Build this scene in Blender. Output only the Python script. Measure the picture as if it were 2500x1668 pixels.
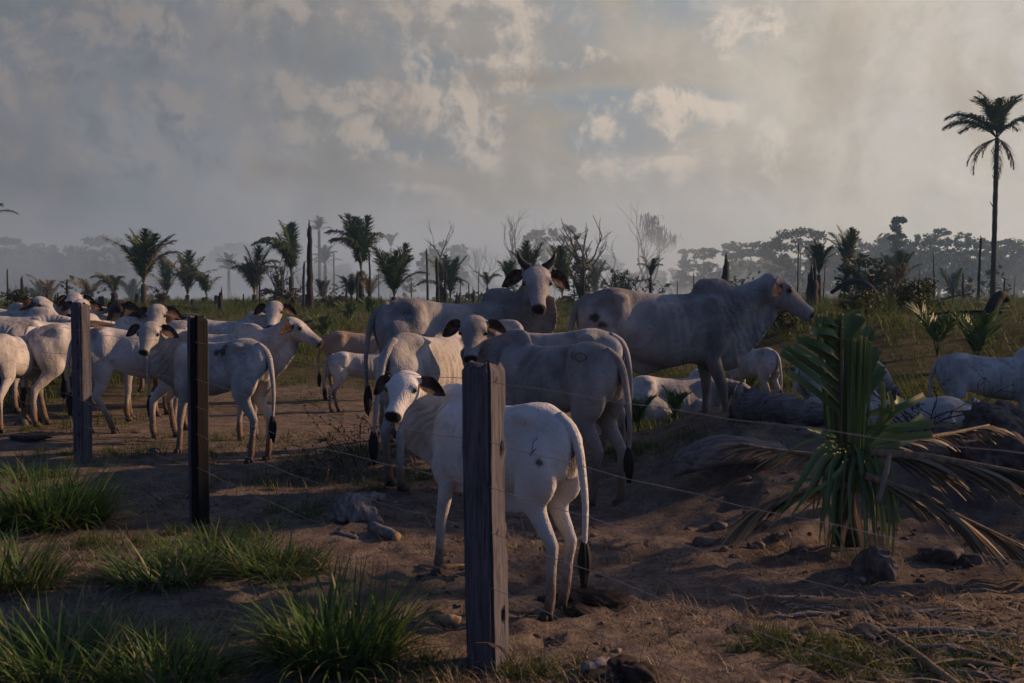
import bpy, math, random
import numpy as np
from mathutils import Vector, Matrix
from mathutils.bvhtree import BVHTree
for o in list(bpy.data.objects): bpy.data.objects.remove(o, do_unlink=True)
sc = bpy.context.scene
COL = sc.collection
R = math.radians
random.seed(7)
rng = np.random.default_rng(7)
F_PX = 2431.0                       # focal length of the photograph in its own pixels (35 mm lens)
CAM_Z = 1.70
HAZE, SMOKE = 0.0005, 0.16          # densities of the air

# ---------------------------------------------------------------- camera
cam_d = bpy.data.cameras.new('camera'); cam = bpy.data.objects.new('camera', cam_d); COL.objects.link(cam)
cam_d.lens = 35.0; cam_d.sensor_width = 36.0; cam_d.clip_start = 0.05; cam_d.clip_end = 5000
cam.location = (0, 0, CAM_Z); cam.rotation_euler = (R(90 - 2.69), 0, 0)
cam_d.dof.use_dof = True; cam_d.dof.focus_distance = 11.0; cam_d.dof.aperture_fstop = 5.0
sc.camera = cam

# ---------------------------------------------------------------- sun, exposure
SUN_AZ, SUN_EL = 76.0, 21.0         # degrees to the right of the view axis, degrees above the horizon
sun_v = Vector((math.sin(R(SUN_AZ))*math.cos(R(SUN_EL)), math.cos(R(SUN_AZ))*math.cos(R(SUN_EL)), math.sin(R(SUN_EL))))
sl = bpy.data.lights.new('sun', 'SUN'); sun = bpy.data.objects.new('sun', sl); COL.objects.link(sun)
sl.energy = 5.0; sl.angle = R(0.8); sl.color = (1.0, 0.62, 0.36)
sun.rotation_euler = (-sun_v).to_track_quat('-Z', 'Y').to_euler(); sun.location = (40, 15, 30)
sc.view_settings.view_transform = 'Standard'; sc.view_settings.look = 'None'
sc.view_settings.exposure = 0.0; sc.view_settings.gamma = 1.0; sc.view_settings.use_curve_mapping = False
sc.cycles.max_bounces = 6; sc.cycles.diffuse_bounces = 2; sc.cycles.glossy_bounces = 1
sc.cycles.transmission_bounces = 2; sc.cycles.transparent_max_bounces = 6; sc.cycles.volume_bounces = 4
sc.cycles.use_denoising = True; sc.cycles.caustics_reflective = False; sc.cycles.caustics_refractive = False

# ---------------------------------------------------------------- node helpers
class S:
    """a socket with arithmetic: every operation adds a Math node"""
    def __init__(s, nt, sock): s.nt, s.k = nt, sock
    def _m(s, op, a, b=None, clamp=False):
        n = s.nt.nodes.new('ShaderNodeMath'); n.operation = op; n.use_clamp = clamp
        for i, v in enumerate((a, b)):
            if v is None: continue
            if isinstance(v, S): s.nt.links.new(v.k, n.inputs[i])
            else: n.inputs[i].default_value = v
        return S(s.nt, n.outputs[0])
    def __add__(s, o): return s._m('ADD', s, o)
    __radd__ = __add__
    def __sub__(s, o): return s._m('SUBTRACT', s, o)
    def __rsub__(s, o): return s._m('SUBTRACT', o, s)
    def __mul__(s, o): return s._m('MULTIPLY', s, o)
    __rmul__ = __mul__
    def __truediv__(s, o): return s._m('DIVIDE', s, o)
    def __pow__(s, o): return s._m('POWER', s, o)
    def max(s, o): return s._m('MAXIMUM', s, o)
    def min(s, o): return s._m('MINIMUM', s, o)
    def sqrt(s): return s._m('SQRT', s)
    def clamp(s): return s._m('ADD', s, 0.0, True)
    def step(s, lo, hi, a=0.0, b=1.0):
        n = s.nt.nodes.new('ShaderNodeMapRange'); n.interpolation_type = 'SMOOTHSTEP'
        s.nt.links.new(s.k, n.inputs[0])
        n.inputs[1].default_value = lo; n.inputs[2].default_value = hi; n.inputs[3].default_value = a; n.inputs[4].default_value = b
        return S(s.nt, n.outputs[0])

def put(nt, sock, v):
    if isinstance(v, S): nt.links.new(v.k, sock)
    elif isinstance(v, (tuple, list)): sock.default_value = tuple(v) + ((1.0,) if len(v) == 3 and len(sock.default_value) == 4 else ())
    else: sock.default_value = v
def mixc(nt, f, a, b, mode='MIX'):
    n = nt.nodes.new('ShaderNodeMix'); n.data_type = 'RGBA'; n.blend_type = mode
    put(nt, n.inputs[0], f); put(nt, n.inputs[6], a); put(nt, n.inputs[7], b)
    return S(nt, n.outputs[2])
def noise_t(nt, vec, scale, detail=3.0, rough=0.5, lac=2.0, dist=0.0, out='Fac'):
    n = nt.nodes.new('ShaderNodeTexNoise')
    if vec is not None: nt.links.new(vec.k, n.inputs['Vector'])
    n.inputs['Scale'].default_value = scale; n.inputs['Detail'].default_value = detail
    n.inputs['Roughness'].default_value = rough; n.inputs['Lacunarity'].default_value = lac; n.inputs['Distortion'].default_value = dist
    return S(nt, n.outputs[out])
def stretch_w(nt, v, sx, sy, sz):
    n = nt.nodes.new('ShaderNodeMapping'); nt.links.new(v.k, n.inputs[0]); n.inputs['Scale'].default_value = (sx, sy, sz)
    return S(nt, n.outputs[0])
def vmath(nt, op, a, b=None):
    n = nt.nodes.new('ShaderNodeVectorMath'); n.operation = op
    for i, v in enumerate((a, b)):
        if v is None: continue
        if isinstance(v, S): nt.links.new(v.k, n.inputs[i])
        else: n.inputs[i].default_value = v
    return S(nt, n.outputs[1] if op in ('DOT_PRODUCT', 'LENGTH', 'DISTANCE') else n.outputs[0])

# ---------------------------------------------------------------- sky: clear evening sky behind smoke and cumulus
def build_sky():
    w = bpy.data.worlds.new('World'); sc.world = w; w.use_nodes = True
    nt = w.node_tree; nt.nodes.clear()
    out = nt.nodes.new('ShaderNodeOutputWorld'); bg = nt.nodes.new('ShaderNodeBackground')
    nt.links.new(bg.outputs[0], out.inputs[0]); bg.inputs[1].default_value = 0.1
    sky = nt.nodes.new('ShaderNodeTexSky'); sky.sky_type = 'NISHITA'; sky.sun_disc = False
    sky.sun_elevation = R(SUN_EL); sky.sun_rotation = R(SUN_AZ); sky.dust_density = 2.5; sky.air_density = 1.0; sky.ozone_density = 2.0
    w.cycles.sampling_method = 'MANUAL'; w.cycles.sample_map_resolution = 256
    tc = nt.nodes.new('ShaderNodeTexCoord'); D = S(nt, tc.outputs['Generated'])
    sep = nt.nodes.new('ShaderNodeSeparateXYZ'); nt.links.new(D.k, sep.inputs[0])
    X, Y, Z = (S(nt, sep.outputs[i]) for i in range(3))
    az = X._m('ARCTAN2', X, Y); el = Z._m('ARCSINE', Z, None)
    sund = vmath(nt, 'DOT_PRODUCT', D, tuple(sun_v))
    # cloud billows: cauliflower cells in bearing and elevation, read twice for light from the sun's side
    cx = nt.nodes.new('ShaderNodeCombineXYZ'); put(nt, cx.inputs[0], az); put(nt, cx.inputs[1], el); A2 = S(nt, cx.outputs[0])
    def cells(v, sc_):
        n = nt.nodes.new('ShaderNodeTexVoronoi'); n.feature = 'F1'; n.normalize = True; n.voronoi_dimensions = '2D'
        nt.links.new(v.k, n.inputs['Vector']); n.inputs['Scale'].default_value = sc_; n.inputs['Detail'].default_value = 4.0; n.inputs['Roughness'].default_value = 0.60; n.inputs['Lacunarity'].default_value = 2.2
        return S(nt, n.outputs['Distance'])
    warp = noise_t(nt, D, 5.0, 3.0, 0.55)
    wv = nt.nodes.new('ShaderNodeTexNoise'); wv.noise_dimensions = '2D'; nt.links.new(A2.k, wv.inputs['Vector']); wv.inputs['Scale'].default_value = 14.0; wv.inputs['Detail'].default_value = 2.0
    Dw = vmath(nt, 'ADD', A2, vmath(nt, 'MULTIPLY', S(nt, wv.outputs['Color']), (0.034, 0.034, 0.0)))
    n1 = 1.0 - cells(Dw, 17.0)*1.25
    n2 = 1.0 - cells(vmath(nt, 'ADD', Dw, (0.013, 0.013, 0.0)), 17.0)*1.25
    fine = noise_t(nt, D, 22.0, 5.0, 0.62)
    soft = noise_t(nt, D, 2.6, 3.0, 0.5, 2.0, 0.6)
    soft2 = noise_t(nt, vmath(nt, 'ADD', D, (3.1, 1.7, 0.4)), 4.0, 4.0, 0.55, 2.0, 0.9)
    glow = sund.step(-0.15, 1.0)
    # clear sky
    nish = mixc(nt, 1.0, S(nt, sky.outputs[0]), (0.50, 0.66, 1.02), 'MULTIPLY')
    # smoke veil colour: dull mauve grey away from the sun, cream towards it
    K = 10.0
    c = lambda r, g, b: (r*K, g*K, b*K)
    lin = sund._m('MULTIPLY', sund + 0.03, 1.55).clamp()
    veil = mixc(nt, lin, c(0.132, 0.135, 0.144), c(0.62, 0.54, 0.45))
    veil0 = veil
    veil = mixc(nt, soft2.step(0.38, 0.62)*0.60, veil, mixc(nt, glow, c(0.20, 0.185, 0.165), c(0.55, 0.47, 0.36)))
    veil = mixc(nt, soft.step(0.44, 0.64)*0.60, veil, mixc(nt, glow, c(0.21, 0.225, 0.26), c(0.62, 0.60, 0.58)))
    # blue gaps between smoke and cumulus
    blue = mixc(nt, glow, c(0.135, 0.163, 0.195), c(0.46, 0.49, 0.51))
    def blob(px, py, rx, ry, amp=1.0, nn=None, off=0.5):
        a = math.atan((px - 1250)/F_PX); e = math.atan((720 - py)/F_PX*math.cos(a))
        u = (az - a)*(F_PX/rx); v = (el - e)*(F_PX/ry)
        return 1.0 - (u*u + v*v).sqrt() + ((nn or n1) - off)*amp
    gn = warp*0.6 + fine*0.25 + n1*0.15
    g1 = None
    for q in ((860, 140, 270, 95), (1070, 165, 190, 80), (1390, 60, 150, 140), (60, 30, 330, 80), (1680, -20, 300, 110), (1000, 360, 110, 50), (1500, 330, 130, 50), (1560, 250, 240, 40)):
        b = blob(*q, 5.0, gn, 0.50); g1 = b if g1 is None else g1.max(b)
    gap = g1.step(-0.1, 0.9)
    base = mixc(nt, gap*0.88, veil, blue)
    # cumulus: puffs lit from the right
    shape = n1*0.72 + fine*0.28
    cl, lg = None, None
    for (px, py, rx, ry) in ((1225, 30, 120, 190), (1170, 170, 160, 70), (950, 10, 240, 120), (1010, 100, 110, 90), (850, 285, 150, 90), (1065, 300, 150, 110), (1090, 380, 130, 50), (1200, 320, 45, 60),
                             (680, 300, 110, 140), (600, 20, 200, 70), (350, 80, 110, 110), (180, 100, 170, 60), (370, 310, 130, 110), (60, 180, 150, 90), (640, 105, 45, 30),
                             (1600, 300, 140, 95), (1470, 340, 120, 60), (1740, 295, 110, 45), (1800, 95, 125, 60), (1430, 150, 70, 32), (1860, 390, 60, 110), (1560, 420, 170, 60), (1010, 480, 130, 35), (300, 400, 150, 70)):
        a = math.atan((px - 1250)/F_PX); e = math.atan((720 - py)/F_PX*math.cos(a))
        u = (az - a)*(F_PX/rx); v = (el - e)*(F_PX/ry)
        b = 1.0 - (u*u + v*v).sqrt() + (shape - 0.55)*1.7; L = u*0.65 + v*0.5
        if cl is None: cl, lg = b, L
        else:
            g_ = (b - cl).step(-0.35, 0.35); lg = lg + (L - lg)*g_; cl = cl.max(b)
    ca = cl.step(0.0, 0.45)
    lit = (lg*0.55 + (n1 - n2)*2.0 + (fine - 0.5)*0.8 + 0.40).clamp()
    hi = mixc(nt, lin, c(0.335, 0.290, 0.258), c(0.78, 0.65, 0.52))
    lo = mixc(nt, lin, c(0.150, 0.162, 0.186), c(0.44, 0.42, 0.40))
    fade = (1.0 - soft.step(0.42, 0.66)*0.60)*el.step(0.04, 0.15, 0.25, 1.0)
    base = mixc(nt, ca*fade*(0.62 - lg.step(-1.0, 0.2, 0.45, 0.0)), base, lo)
    base = mixc(nt, ca*lit.step(0.10, 0.9)*fade*1.0, base, hi)
    # thick pale smoke towards the sun's side, drifting up
    pl = blob(2150, 300, 520, 520, 1.5, soft2).step(0.0, 0.9)
    base = mixc(nt, pl*0.55, base, c(0.62, 0.57, 0.50))
    wis = noise_t(nt, stretch_w(nt, D, 1.0, 1.0, 0.55), 7.0, 5.0, 0.6, 2.0, 1.2)
    for q in ((1480, 520, 170, 230), (900, 570, 360, 110), (1320, 560, 200, 100), (560, 430, 320, 150), (330, 330, 180, 130), (1250, 640, 500, 120), (1750, 520, 260, 160), (2200, 250, 260, 260)):
        base = mixc(nt, blob(*q, 2.5, wis).step(0.0, 1.0)*0.52, base, mixc(nt, glow, c(0.275, 0.278, 0.290), c(0.68, 0.63, 0.58)))
    for q in ((2050, 120, 160, 330), (1500, 180, 260, 60), (2380, 250, 140, 160), (700, 430, 300, 60), (1900, 420, 240, 120), (1300, 200, 300, 40)):
        base = mixc(nt, blob(*q, 2.5, wis).step(0.0, 1.1)*0.50, base, mixc(nt, glow, c(0.215, 0.182, 0.162), c(0.46, 0.375, 0.29)))
    # billowing relief of the smoke itself
    base = mixc(nt, wis.step(0.46, 0.66)*0.34, base, mixc(nt, lin, c(0.235, 0.196, 0.176), c(0.56, 0.46, 0.36)))
    rel = ((n1 - n2)*1.6 + (fine - 0.5)*0.9 + (soft2 - 0.5)*1.2 + 0.5).clamp()
    band = el.step(0.03, 0.10, 0.25, 1.0)
    base = mixc(nt, rel.step(0.5, 1.0)*band*0.42, base, mixc(nt, lin, c(0.245, 0.222, 0.208), c(0.72, 0.62, 0.52)))
    base = mixc(nt, rel.step(0.5, 0.0)*band*0.34, base, mixc(nt, lin, c(0.120, 0.124, 0.136), c(0.42, 0.38, 0.33)))
    # the smoke stands over the fires; overhead and behind the sky clears
    cover = el.step(0.34, 0.80, 1.0, 0.10)*Y.step(-0.5, 0.25, 0.15, 1.0)
    # two readings of one sky: with cumulus in the quarter ahead, the plain smoke veil elsewhere (cheaper to sample as light)
    nt.links.new(mixc(nt, cover, nish, base).k, bg.inputs[0])
    bg2 = nt.nodes.new('ShaderNodeBackground'); bg2.inputs[1].default_value = 0.1
    nt.links.new(mixc(nt, cover, nish, veil0).k, bg2.inputs[0])
    ahead = az._m('ABSOLUTE', az, None).step(0.70, 0.95, 1.0, 0.0)*el.step(0.42, 0.60, 1.0, 0.0)
    mx = nt.nodes.new('ShaderNodeMixShader'); nt.links.new(ahead.k, mx.inputs[0]); nt.links.new(bg2.outputs[0], mx.inputs[1]); nt.links.new(bg.outputs[0], mx.inputs[2])
    nt.links.new(mx.outputs[0], out.inputs[0])
build_sky()

# ---------------------------------------------------------------- mesh helpers
def mesh_obj(name, V, Fs, mats, parent=None, attrs=None, smooth=False, mat_idx=None):
    me = bpy.data.meshes.new(name)
    V = np.asarray(V, dtype=np.float32)
    me.from_pydata(V.tolist(), [], Fs) if isinstance(Fs, list) else fast_mesh(me, V, Fs)
    return wrap(name, me, mats, parent, attrs, smooth, mat_idx)
def fast_mesh(me, V, F):
    n = len(V); m, k = F.shape
    me.vertices.add(n); me.vertices.foreach_set('co', V.astype(np.float32).ravel())
    me.loops.add(m*k); me.loops.foreach_set('vertex_index', F.astype(np.int32).ravel())
    me.polygons.add(m); me.polygons.foreach_set('loop_start', np.arange(0, m*k, k, dtype=np.int32))
    me.update(calc_edges=True)
def wrap(name, me, mats, parent=None, attrs=None, smooth=False, mat_idx=None):
    for m in (mats if isinstance(mats, (list, tuple)) else [mats]): me.materials.append(m)
    for k, a in (attrs or {}).items():
        at = me.attributes.new(k, 'FLOAT', 'POINT'); at.data.foreach_set('value', np.asarray(a, dtype=np.float32))
    if mat_idx is not None: me.polygons.foreach_set('material_index', np.asarray(mat_idx, dtype=np.int32))
    if smooth: me.polygons.foreach_set('use_smooth', np.ones(len(me.polygons), dtype=bool))
    me.update()
    o = bpy.data.objects.new(name, me); COL.objects.link(o); o.parent = parent
    return o
def tag(o, label=None, cat=None, group=None, kind=None):
    for k, v in (('label', label), ('category', cat), ('group', group), ('kind', kind)):
        if v: o[k] = v
    return o
def empty(name, loc, rz=0.0, **kw):
    o = bpy.data.objects.new(name, None); COL.objects.link(o); o.location = loc; o.rotation_euler = (0, 0, rz)
    o.empty_display_size = 0.2
    return tag(o, **kw)

class MB:
    def __init__(s): s.V = []; s.F = []; s.A = {}
    def add(s, V, F, **attrs):
        b = len(s.V); s.V += [tuple(v) for v in V]; s.F += [tuple(i + b for i in f) for f in F]
        for k, a in attrs.items(): s.A.setdefault(k, []).extend([a]*len(V) if np.isscalar(a) else list(a))
        return s
    def tube(s, pts, rad, n=8, jit=0.0, flat=1.0, cap=True, **attrs):
        P = [Vector(p) for p in pts]; rings = []; up = Vector((0, 0, 1))
        T0 = (P[1] - P[0]).normalized(); side = T0.cross(Vector((0.3, 1, 0.2)))
        if side.length < 1e-3: side = T0.cross(Vector((1, 0, 0)))
        side.normalize(); V = []
        for i, p in enumerate(P):
            T = (P[min(i+1, len(P)-1)] - P[max(i-1, 0)]).normalized()
            side = (side - T*side.dot(T)).normalized(); b = T.cross(side)
            for j in range(n):
                a = 2*math.pi*j/n; r = rad[i]*(1 + (random.uniform(-jit, jit) if jit else 0))
                V.append(p + side*math.cos(a)*r + b*math.sin(a)*r*flat)
        F = [(i*n+j, i*n+(j+1) % n, (i+1)*n+(j+1) % n, (i+1)*n+j) for i in range(len(P)-1) for j in range(n)]
        if cap: F += [tuple(range(n))[::-1], tuple((len(P)-1)*n + j for j in range(n))]
        return s.add(V, F, **attrs)
    def ribbon(s, pts, widths, nrm, fold=0.0, **attrs):
        """leaf strip along pts; nrm gives the flat side"""
        P = [Vector(p) for p in pts]; V = []; N = Vector(nrm)
        for i, p in enumerate(P):
            T = (P[min(i+1, len(P)-1)] - P[max(i-1, 0)]).normalized()
            sd = T.cross(N); sd = sd.normalized() if sd.length > 1e-4 else Vector((1, 0, 0))
            V += [p - sd*widths[i]/2, p + sd*widths[i]/2]
        F = [(2*i, 2*i+1, 2*i+3, 2*i+2) for i in range(len(P)-1)]
        return s.add(V, F, **attrs)
    def build(s, name, mats, parent=None, smooth=True, **kw):
        me = bpy.data.meshes.new(name); me.from_pydata([tuple(v) for v in s.V], [], s.F)
        return wrap(name, me, mats, parent, s.A or None, smooth, **kw)
    def mesh(s, name, mats, smooth=True):
        o = s.build(name, mats, None, smooth); me = o.data; bpy.data.objects.remove(o); return me

def link(name, me, parent, loc=(0, 0, 0), rot=(0, 0, 0), scale=(1, 1, 1)):
    o = bpy.data.objects.new(name, me); COL.objects.link(o); o.parent = parent
    o.location = loc; o.rotation_euler = rot; o.scale = scale if not np.isscalar(scale) else (scale,)*3
    return o

# ---------------------------------------------------------------- value noise (numpy)
_perm = np.random.default_rng(3).random((256, 256)).astype(np.float64)
def vn(x, y):
    x = np.asarray(x, float); y = np.asarray(y, float)
    xi = np.floor(x).astype(int); yi = np.floor(y).astype(int); fx = x - xi; fy = y - yi
    fx = fx*fx*(3-2*fx); fy = fy*fy*(3-2*fy)
    g = lambda a, b: _perm[a & 255, b & 255]
    return (g(xi, yi)*(1-fx)+g(xi+1, yi)*fx)*(1-fy) + (g(xi, yi+1)*(1-fx)+g(xi+1, yi+1)*fx)*fy - 0.5
def fbm(x, y, o=4):
    a, s_, t = 1.0, 0.0, 0.0
    for i in range(o):
        s_ = s_ + a*vn(x*2**i + 17.3*i, y*2**i - 9.1*i); t += a; a *= 0.5
    return s_/t
def sst(x, a, b):
    t = np.clip((np.asarray(x, float)-a)/(b-a), 0, 1); return t*t*(3-2*t)

# ---------------------------------------------------------------- terrain
def terrain(x, y):
    x = np.asarray(x, float); y = np.asarray(y, float); d = np.hypot(x, y); yy = np.maximum(y, 0.1)
    z = 0.95*(1-np.exp(-np.maximum(d-15, 0)/35))*sst(y, 0, 10)
    z = z + 0.46*sst(x - 0.12*(y-8), 0.5, 2.1)*sst(y + 0.5*vn(x*.8, y*.3), 5.9, 8.7)*(1-sst(y + 1.6*sst(x, 2.5, 3.3), 11.0, 13.0))
    z = z - 0.27*sst(x, 1.0, 2.4)*sst(y + 1.4*sst(x, 2.5, 3.3), 11.3, 13.4)*(1-sst(y, 17, 22))
    z = z + 0.13*sst(y, 8.4, 10.2)*sst(x, -2.6, -0.6)*(1-sst(x, 0.8, 1.6))*(1-sst(y, 12, 15))
    q = x/np.maximum(yy, 1.0)
    z = z + 0.75*sst(q, 0.16, 0.30)*sst(d, 20, 27)*(1-0.72*sst(d, 34, 70))
    z = z - 8.0*sst(d, 116, 200)
    near = 1-sst(d, 30, 60)
    z = z + 0.07*fbm(x*.45, y*.45, 3)*sst(d, 1, 6) + (0.030*fbm(x*2.1, y*2.1, 3) + 0.014*fbm(x*7, y*7, 3))*near
    mound = sst(x, 0.8, 2.0)*sst(y, 5.9, 6.8)*(1-sst(y, 9, 11))
    z = z + mound*(0.16*fbm(x*2.6, y*2.6, 4) + 0.07*np.abs(fbm(x*6.5+4, y*6.5, 3)))
    z = z + (0.35*fbm(x*.22, y*.22, 3) + 0.22*fbm(x*.8+9, y*.8, 2)*(1-sst(d, 50, 80)))*sst(d, 17, 27)*(1-0.5*sst(d, 60, 100))
    return z
def H(x, y): return float(terrain(x, y))
def at(px, d):
    """ground point at bearing px (photograph column) and distance d along the view axis"""
    x = (px-1250)/F_PX*d
    return Vector((x, d, H(x, d)))
def grassy(x, y):
    d = np.hypot(x, y)
    g = sst(d + 7*fbm(x*.35, y*.35, 3), 14.0, 18.5)
    g = np.maximum(g, sst(y + 1.5*fbm(x*.8, y*.8, 2), 11.6, 13.0)*sst(x, 0.6, 1.6))
    return g

# ---------------------------------------------------------------- materials
def new_mat(name, rough=0.8, spec=0.2):
    m = bpy.data.materials.new(name); m.use_nodes = True; nt = m.node_tree
    b = nt.nodes['Principled BSDF']; b.inputs['Roughness'].default_value = rough
    b.inputs['Specular IOR Level'].default_value = spec
    return m, nt, b
def coord(nt, which='Object'):
    return S(nt, nt.nodes.new('ShaderNodeTexCoord').outputs[which])
def attr(nt, name):
    a = nt.nodes.new('ShaderNodeAttribute'); a.attribute_name = name; return S(nt, a.outputs['Fac'])
def bump(nt, b, h, strength=0.5, dist=0.02):
    n = nt.nodes.new('ShaderNodeBump'); n.inputs['Strength'].default_value = strength; n.inputs['Distance'].default_value = dist
    put(nt, n.inputs['Height'], h); nt.links.new(n.outputs[0], b.inputs['Normal'])
def stretch(nt, v, sx, sy, sz):
    n = nt.nodes.new('ShaderNodeMapping'); nt.links.new(v.k, n.inputs[0]); n.inputs['Scale'].default_value = (sx, sy, sz)
    return S(nt, n.outputs[0])
def rnd(nt): return S(nt, nt.nodes.new('ShaderNodeObjectInfo').outputs['Random'])

def leaf_mat(name, c0, c1, c2=None, trans=0.25, rough=0.6, spec=0.25):
    """leaves: colour varies leaf by leaf (attribute r) and a little along the object"""
    m, nt, b = new_mat(name, rough, spec)
    r = attr(nt, 'r'); n = noise_t(nt, coord(nt), 1.7, 2.0)
    col = mixc(nt, (r*0.8 + n*0.4 - 0.1).clamp(), c0, c1)
    if c2: col = mixc(nt, r.step(0.84, 0.90), col, c2)
    put(nt, b.inputs['Base Color'], col)
    if trans:
        t = nt.nodes.new('ShaderNodeBsdfTranslucent'); put(nt, t.inputs[0], col)
        mx = nt.nodes.new('ShaderNodeMixShader'); mx.inputs[0].default_value = trans
        out = nt.nodes['Material Output']
        nt.links.new(b.outputs[0], mx.inputs[1]); nt.links.new(t.outputs[0], mx.inputs[2]); nt.links.new(mx.outputs[0], out.inputs[0])
    return m
def wood_mat(name, c0, c1, rough=0.85, sx=14, sz=1.2, bs=0.6, lx=None):
    m, nt, b = new_mat(name, rough, 0.15)
    v = coord(nt); g = noise_t(nt, stretch(nt, v, sx if lx is None else lx, sx, sz), 2.2, 6.0, 0.62, 2.0, 0.6); n = noise_t(nt, v, 3.0, 3.0)
    put(nt, b.inputs['Base Color'], mixc(nt, (g.step(0.32, 0.68)*0.75 + n*0.3).clamp(), c0, c1))
    bump(nt, b, g, bs, 0.012)
    return m
M = {}
M['char'] = wood_mat('charred_wood', (0.012, 0.011, 0.011), (0.045, 0.040, 0.038), 0.8)
M['deadwood'] = wood_mat('grey_dead_wood', (0.075, 0.066, 0.060), (0.24, 0.215, 0.195), 0.85)
M['logwood'] = wood_mat('fallen_wood', (0.055, 0.048, 0.046), (0.20, 0.180, 0.170), 0.9, 14, 14, 1.0, 1.3)
M['bark'] = wood_mat('bark', (0.030, 0.024, 0.019), (0.095, 0.078, 0.062), 0.9)
M['palmbark'] = wood_mat('palm_bark', (0.028, 0.023, 0.019), (0.085, 0.070, 0.056), 0.9, 3, 9)
M['twig'] = wood_mat('dry_twig', (0.045, 0.030, 0.022), (0.125, 0.085, 0.060), 0.9)
M['frond'] = leaf_mat('palm_leaf', (0.026, 0.050, 0.016), (0.060, 0.095, 0.028), (0.16, 0.13, 0.055), 0.22)
M['dryfrond'] = leaf_mat('dry_palm_leaf', (0.13, 0.095, 0.055), (0.30, 0.235, 0.15), (0.07, 0.048, 0.030), 0.15)
M['cutfrond'] = leaf_mat('cut_palm_leaf', (0.055, 0.105, 0.034), (0.125, 0.185, 0.066), (0.20, 0.17, 0.075), 0.25, 0.5, 0.35)
M['leaf'] = leaf_mat('tree_leaf', (0.022, 0.038, 0.018), (0.055, 0.078, 0.030), None, 0.2)
M['bushleaf'] = leaf_mat('bush_leaf', (0.030, 0.050, 0.016), (0.080, 0.100, 0.030), (0.10, 0.07, 0.03), 0.25)
M['deadleaf'] = leaf_mat('scorched_leaf', (0.030, 0.022, 0.017), (0.085, 0.058, 0.040), None, 0.1)
M['grass'] = leaf_mat('grass_blade', (0.035, 0.062, 0.014), (0.115, 0.140, 0.032), (0.26, 0.20, 0.09), 0.35)
M['tuft'] = leaf_mat('tussock_blade', (0.038, 0.088, 0.020), (0.115, 0.185, 0.046), (0.27, 0.23, 0.11), 0.35, 0.5, 0.3)
M['straw'] = leaf_mat('straw', (0.14, 0.10, 0.062), (0.33, 0.25, 0.165), (0.075, 0.050, 0.034), 0.1)

# ---------------------------------------------------------------- ground: one sheet out past the forest
def ground_mat():
    m, nt, b = new_mat('trampled_earth', 0.92, 0.12)
    v = coord(nt); g = attr(nt, 'grass'); mo = attr(nt, 'mound')
    n0 = noise_t(nt, v, 0.7, 4.0, 0.6); n1 = noise_t(nt, v, 4.5, 5.0, 0.65); n2 = noise_t(nt, v, 26.0, 5.0, 0.7); n3 = noise_t(nt, v, 110.0, 3.0, 0.7)
    n5 = noise_t(nt, v, 55.0, 4.0, 0.75)
    dirt = mixc(nt, n1.step(0.36, 0.64), (0.150, 0.118, 0.100), (0.320, 0.255, 0.208))
    dirt = mixc(nt, n0.step(0.42, 0.66)*0.5, dirt, (0.19, 0.165, 0.145))
    dirt = mixc(nt, n2.step(0.50, 0.64)*0.75, dirt, (0.070, 0.050, 0.042))
    dirt = mixc(nt, n5.step(0.54, 0.66)*0.6, dirt, (0.32, 0.255, 0.20))
    dirt = mixc(nt, n3.step(0.60, 0.70)*0.55, dirt, (0.31, 0.235, 0.165))
    dirt = mixc(nt, mo*0.55, dirt, mixc(nt, n1.step(0.4, 0.65), (0.115, 0.093, 0.085), (0.205, 0.168, 0.150)))
    sod = mixc(nt, n1.step(0.36, 0.64), (0.034, 0.038, 0.016), (0.085, 0.082, 0.032))
    sod = mixc(nt, n2.step(0.50, 0.66)*0.6, sod, (0.12, 0.085, 0.05))
    put(nt, b.inputs['Base Color'], mixc(nt, g, dirt, sod))
    vo = nt.nodes.new('ShaderNodeTexVoronoi'); nt.links.new(v.k, vo.inputs['Vector']); vo.inputs['Scale'].default_value = 7.5
    cl = S(nt, vo.outputs['Distance']).step(0.05, 0.55)
    bump(nt, b, n1*0.6 + n2*0.75 + n5*0.35 + n3*0.16 - cl*0.25 + n0*0.2, 1.0, 0.09)
    return m
M['ground'] = ground_mat()
def axis(lo, hi, n, c, s):
    """grid lines dense around c, spread by sinh"""
    a, b = math.asinh((lo-c)/s), math.asinh((hi-c)/s)
    return c + s*np.sinh(np.linspace(a, b, n))
gx = axis(-420, 420, 520, 0.6, 2.6); gy = axis(-40, 470, 560, 6.5, 2.8)
GX, GY = np.meshgrid(gx, gy); xs, ys = GX.ravel(), GY.ravel()
zs = terrain(xs, ys)
def hoof_prints(z):
    Zg = z.reshape(len(gy), len(gx)); rr = np.random.default_rng(11)
    for _ in range(900):
        y = 3.8 + 8.5*rr.random(); x = (rr.random()*2-1)*0.56*y
        r = 0.045 + 0.04*rr.random(); d = 0.012 + 0.022*rr.random()
        i0, i1 = np.searchsorted(gx, (x-3*r, x+3*r)); j0, j1 = np.searchsorted(gy, (y-3*r, y+3*r))
        if i1-i0 < 2 or j1-j0 < 2: continue
        q = ((gx[None, i0:i1]-x)**2 + ((gy[j0:j1, None]-y)*0.8)**2)/r**2
        Zg[j0:j1, i0:i1] += d*(-np.exp(-q*1.2) + 0.55*np.exp(-(np.sqrt(q)-1.5)**2*3))
hoof_prints(zs)
nx, ny = len(gx), len(gy); ii = (np.arange(ny-1)[:, None]*nx + np.arange(nx-1)[None]).ravel()
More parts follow.
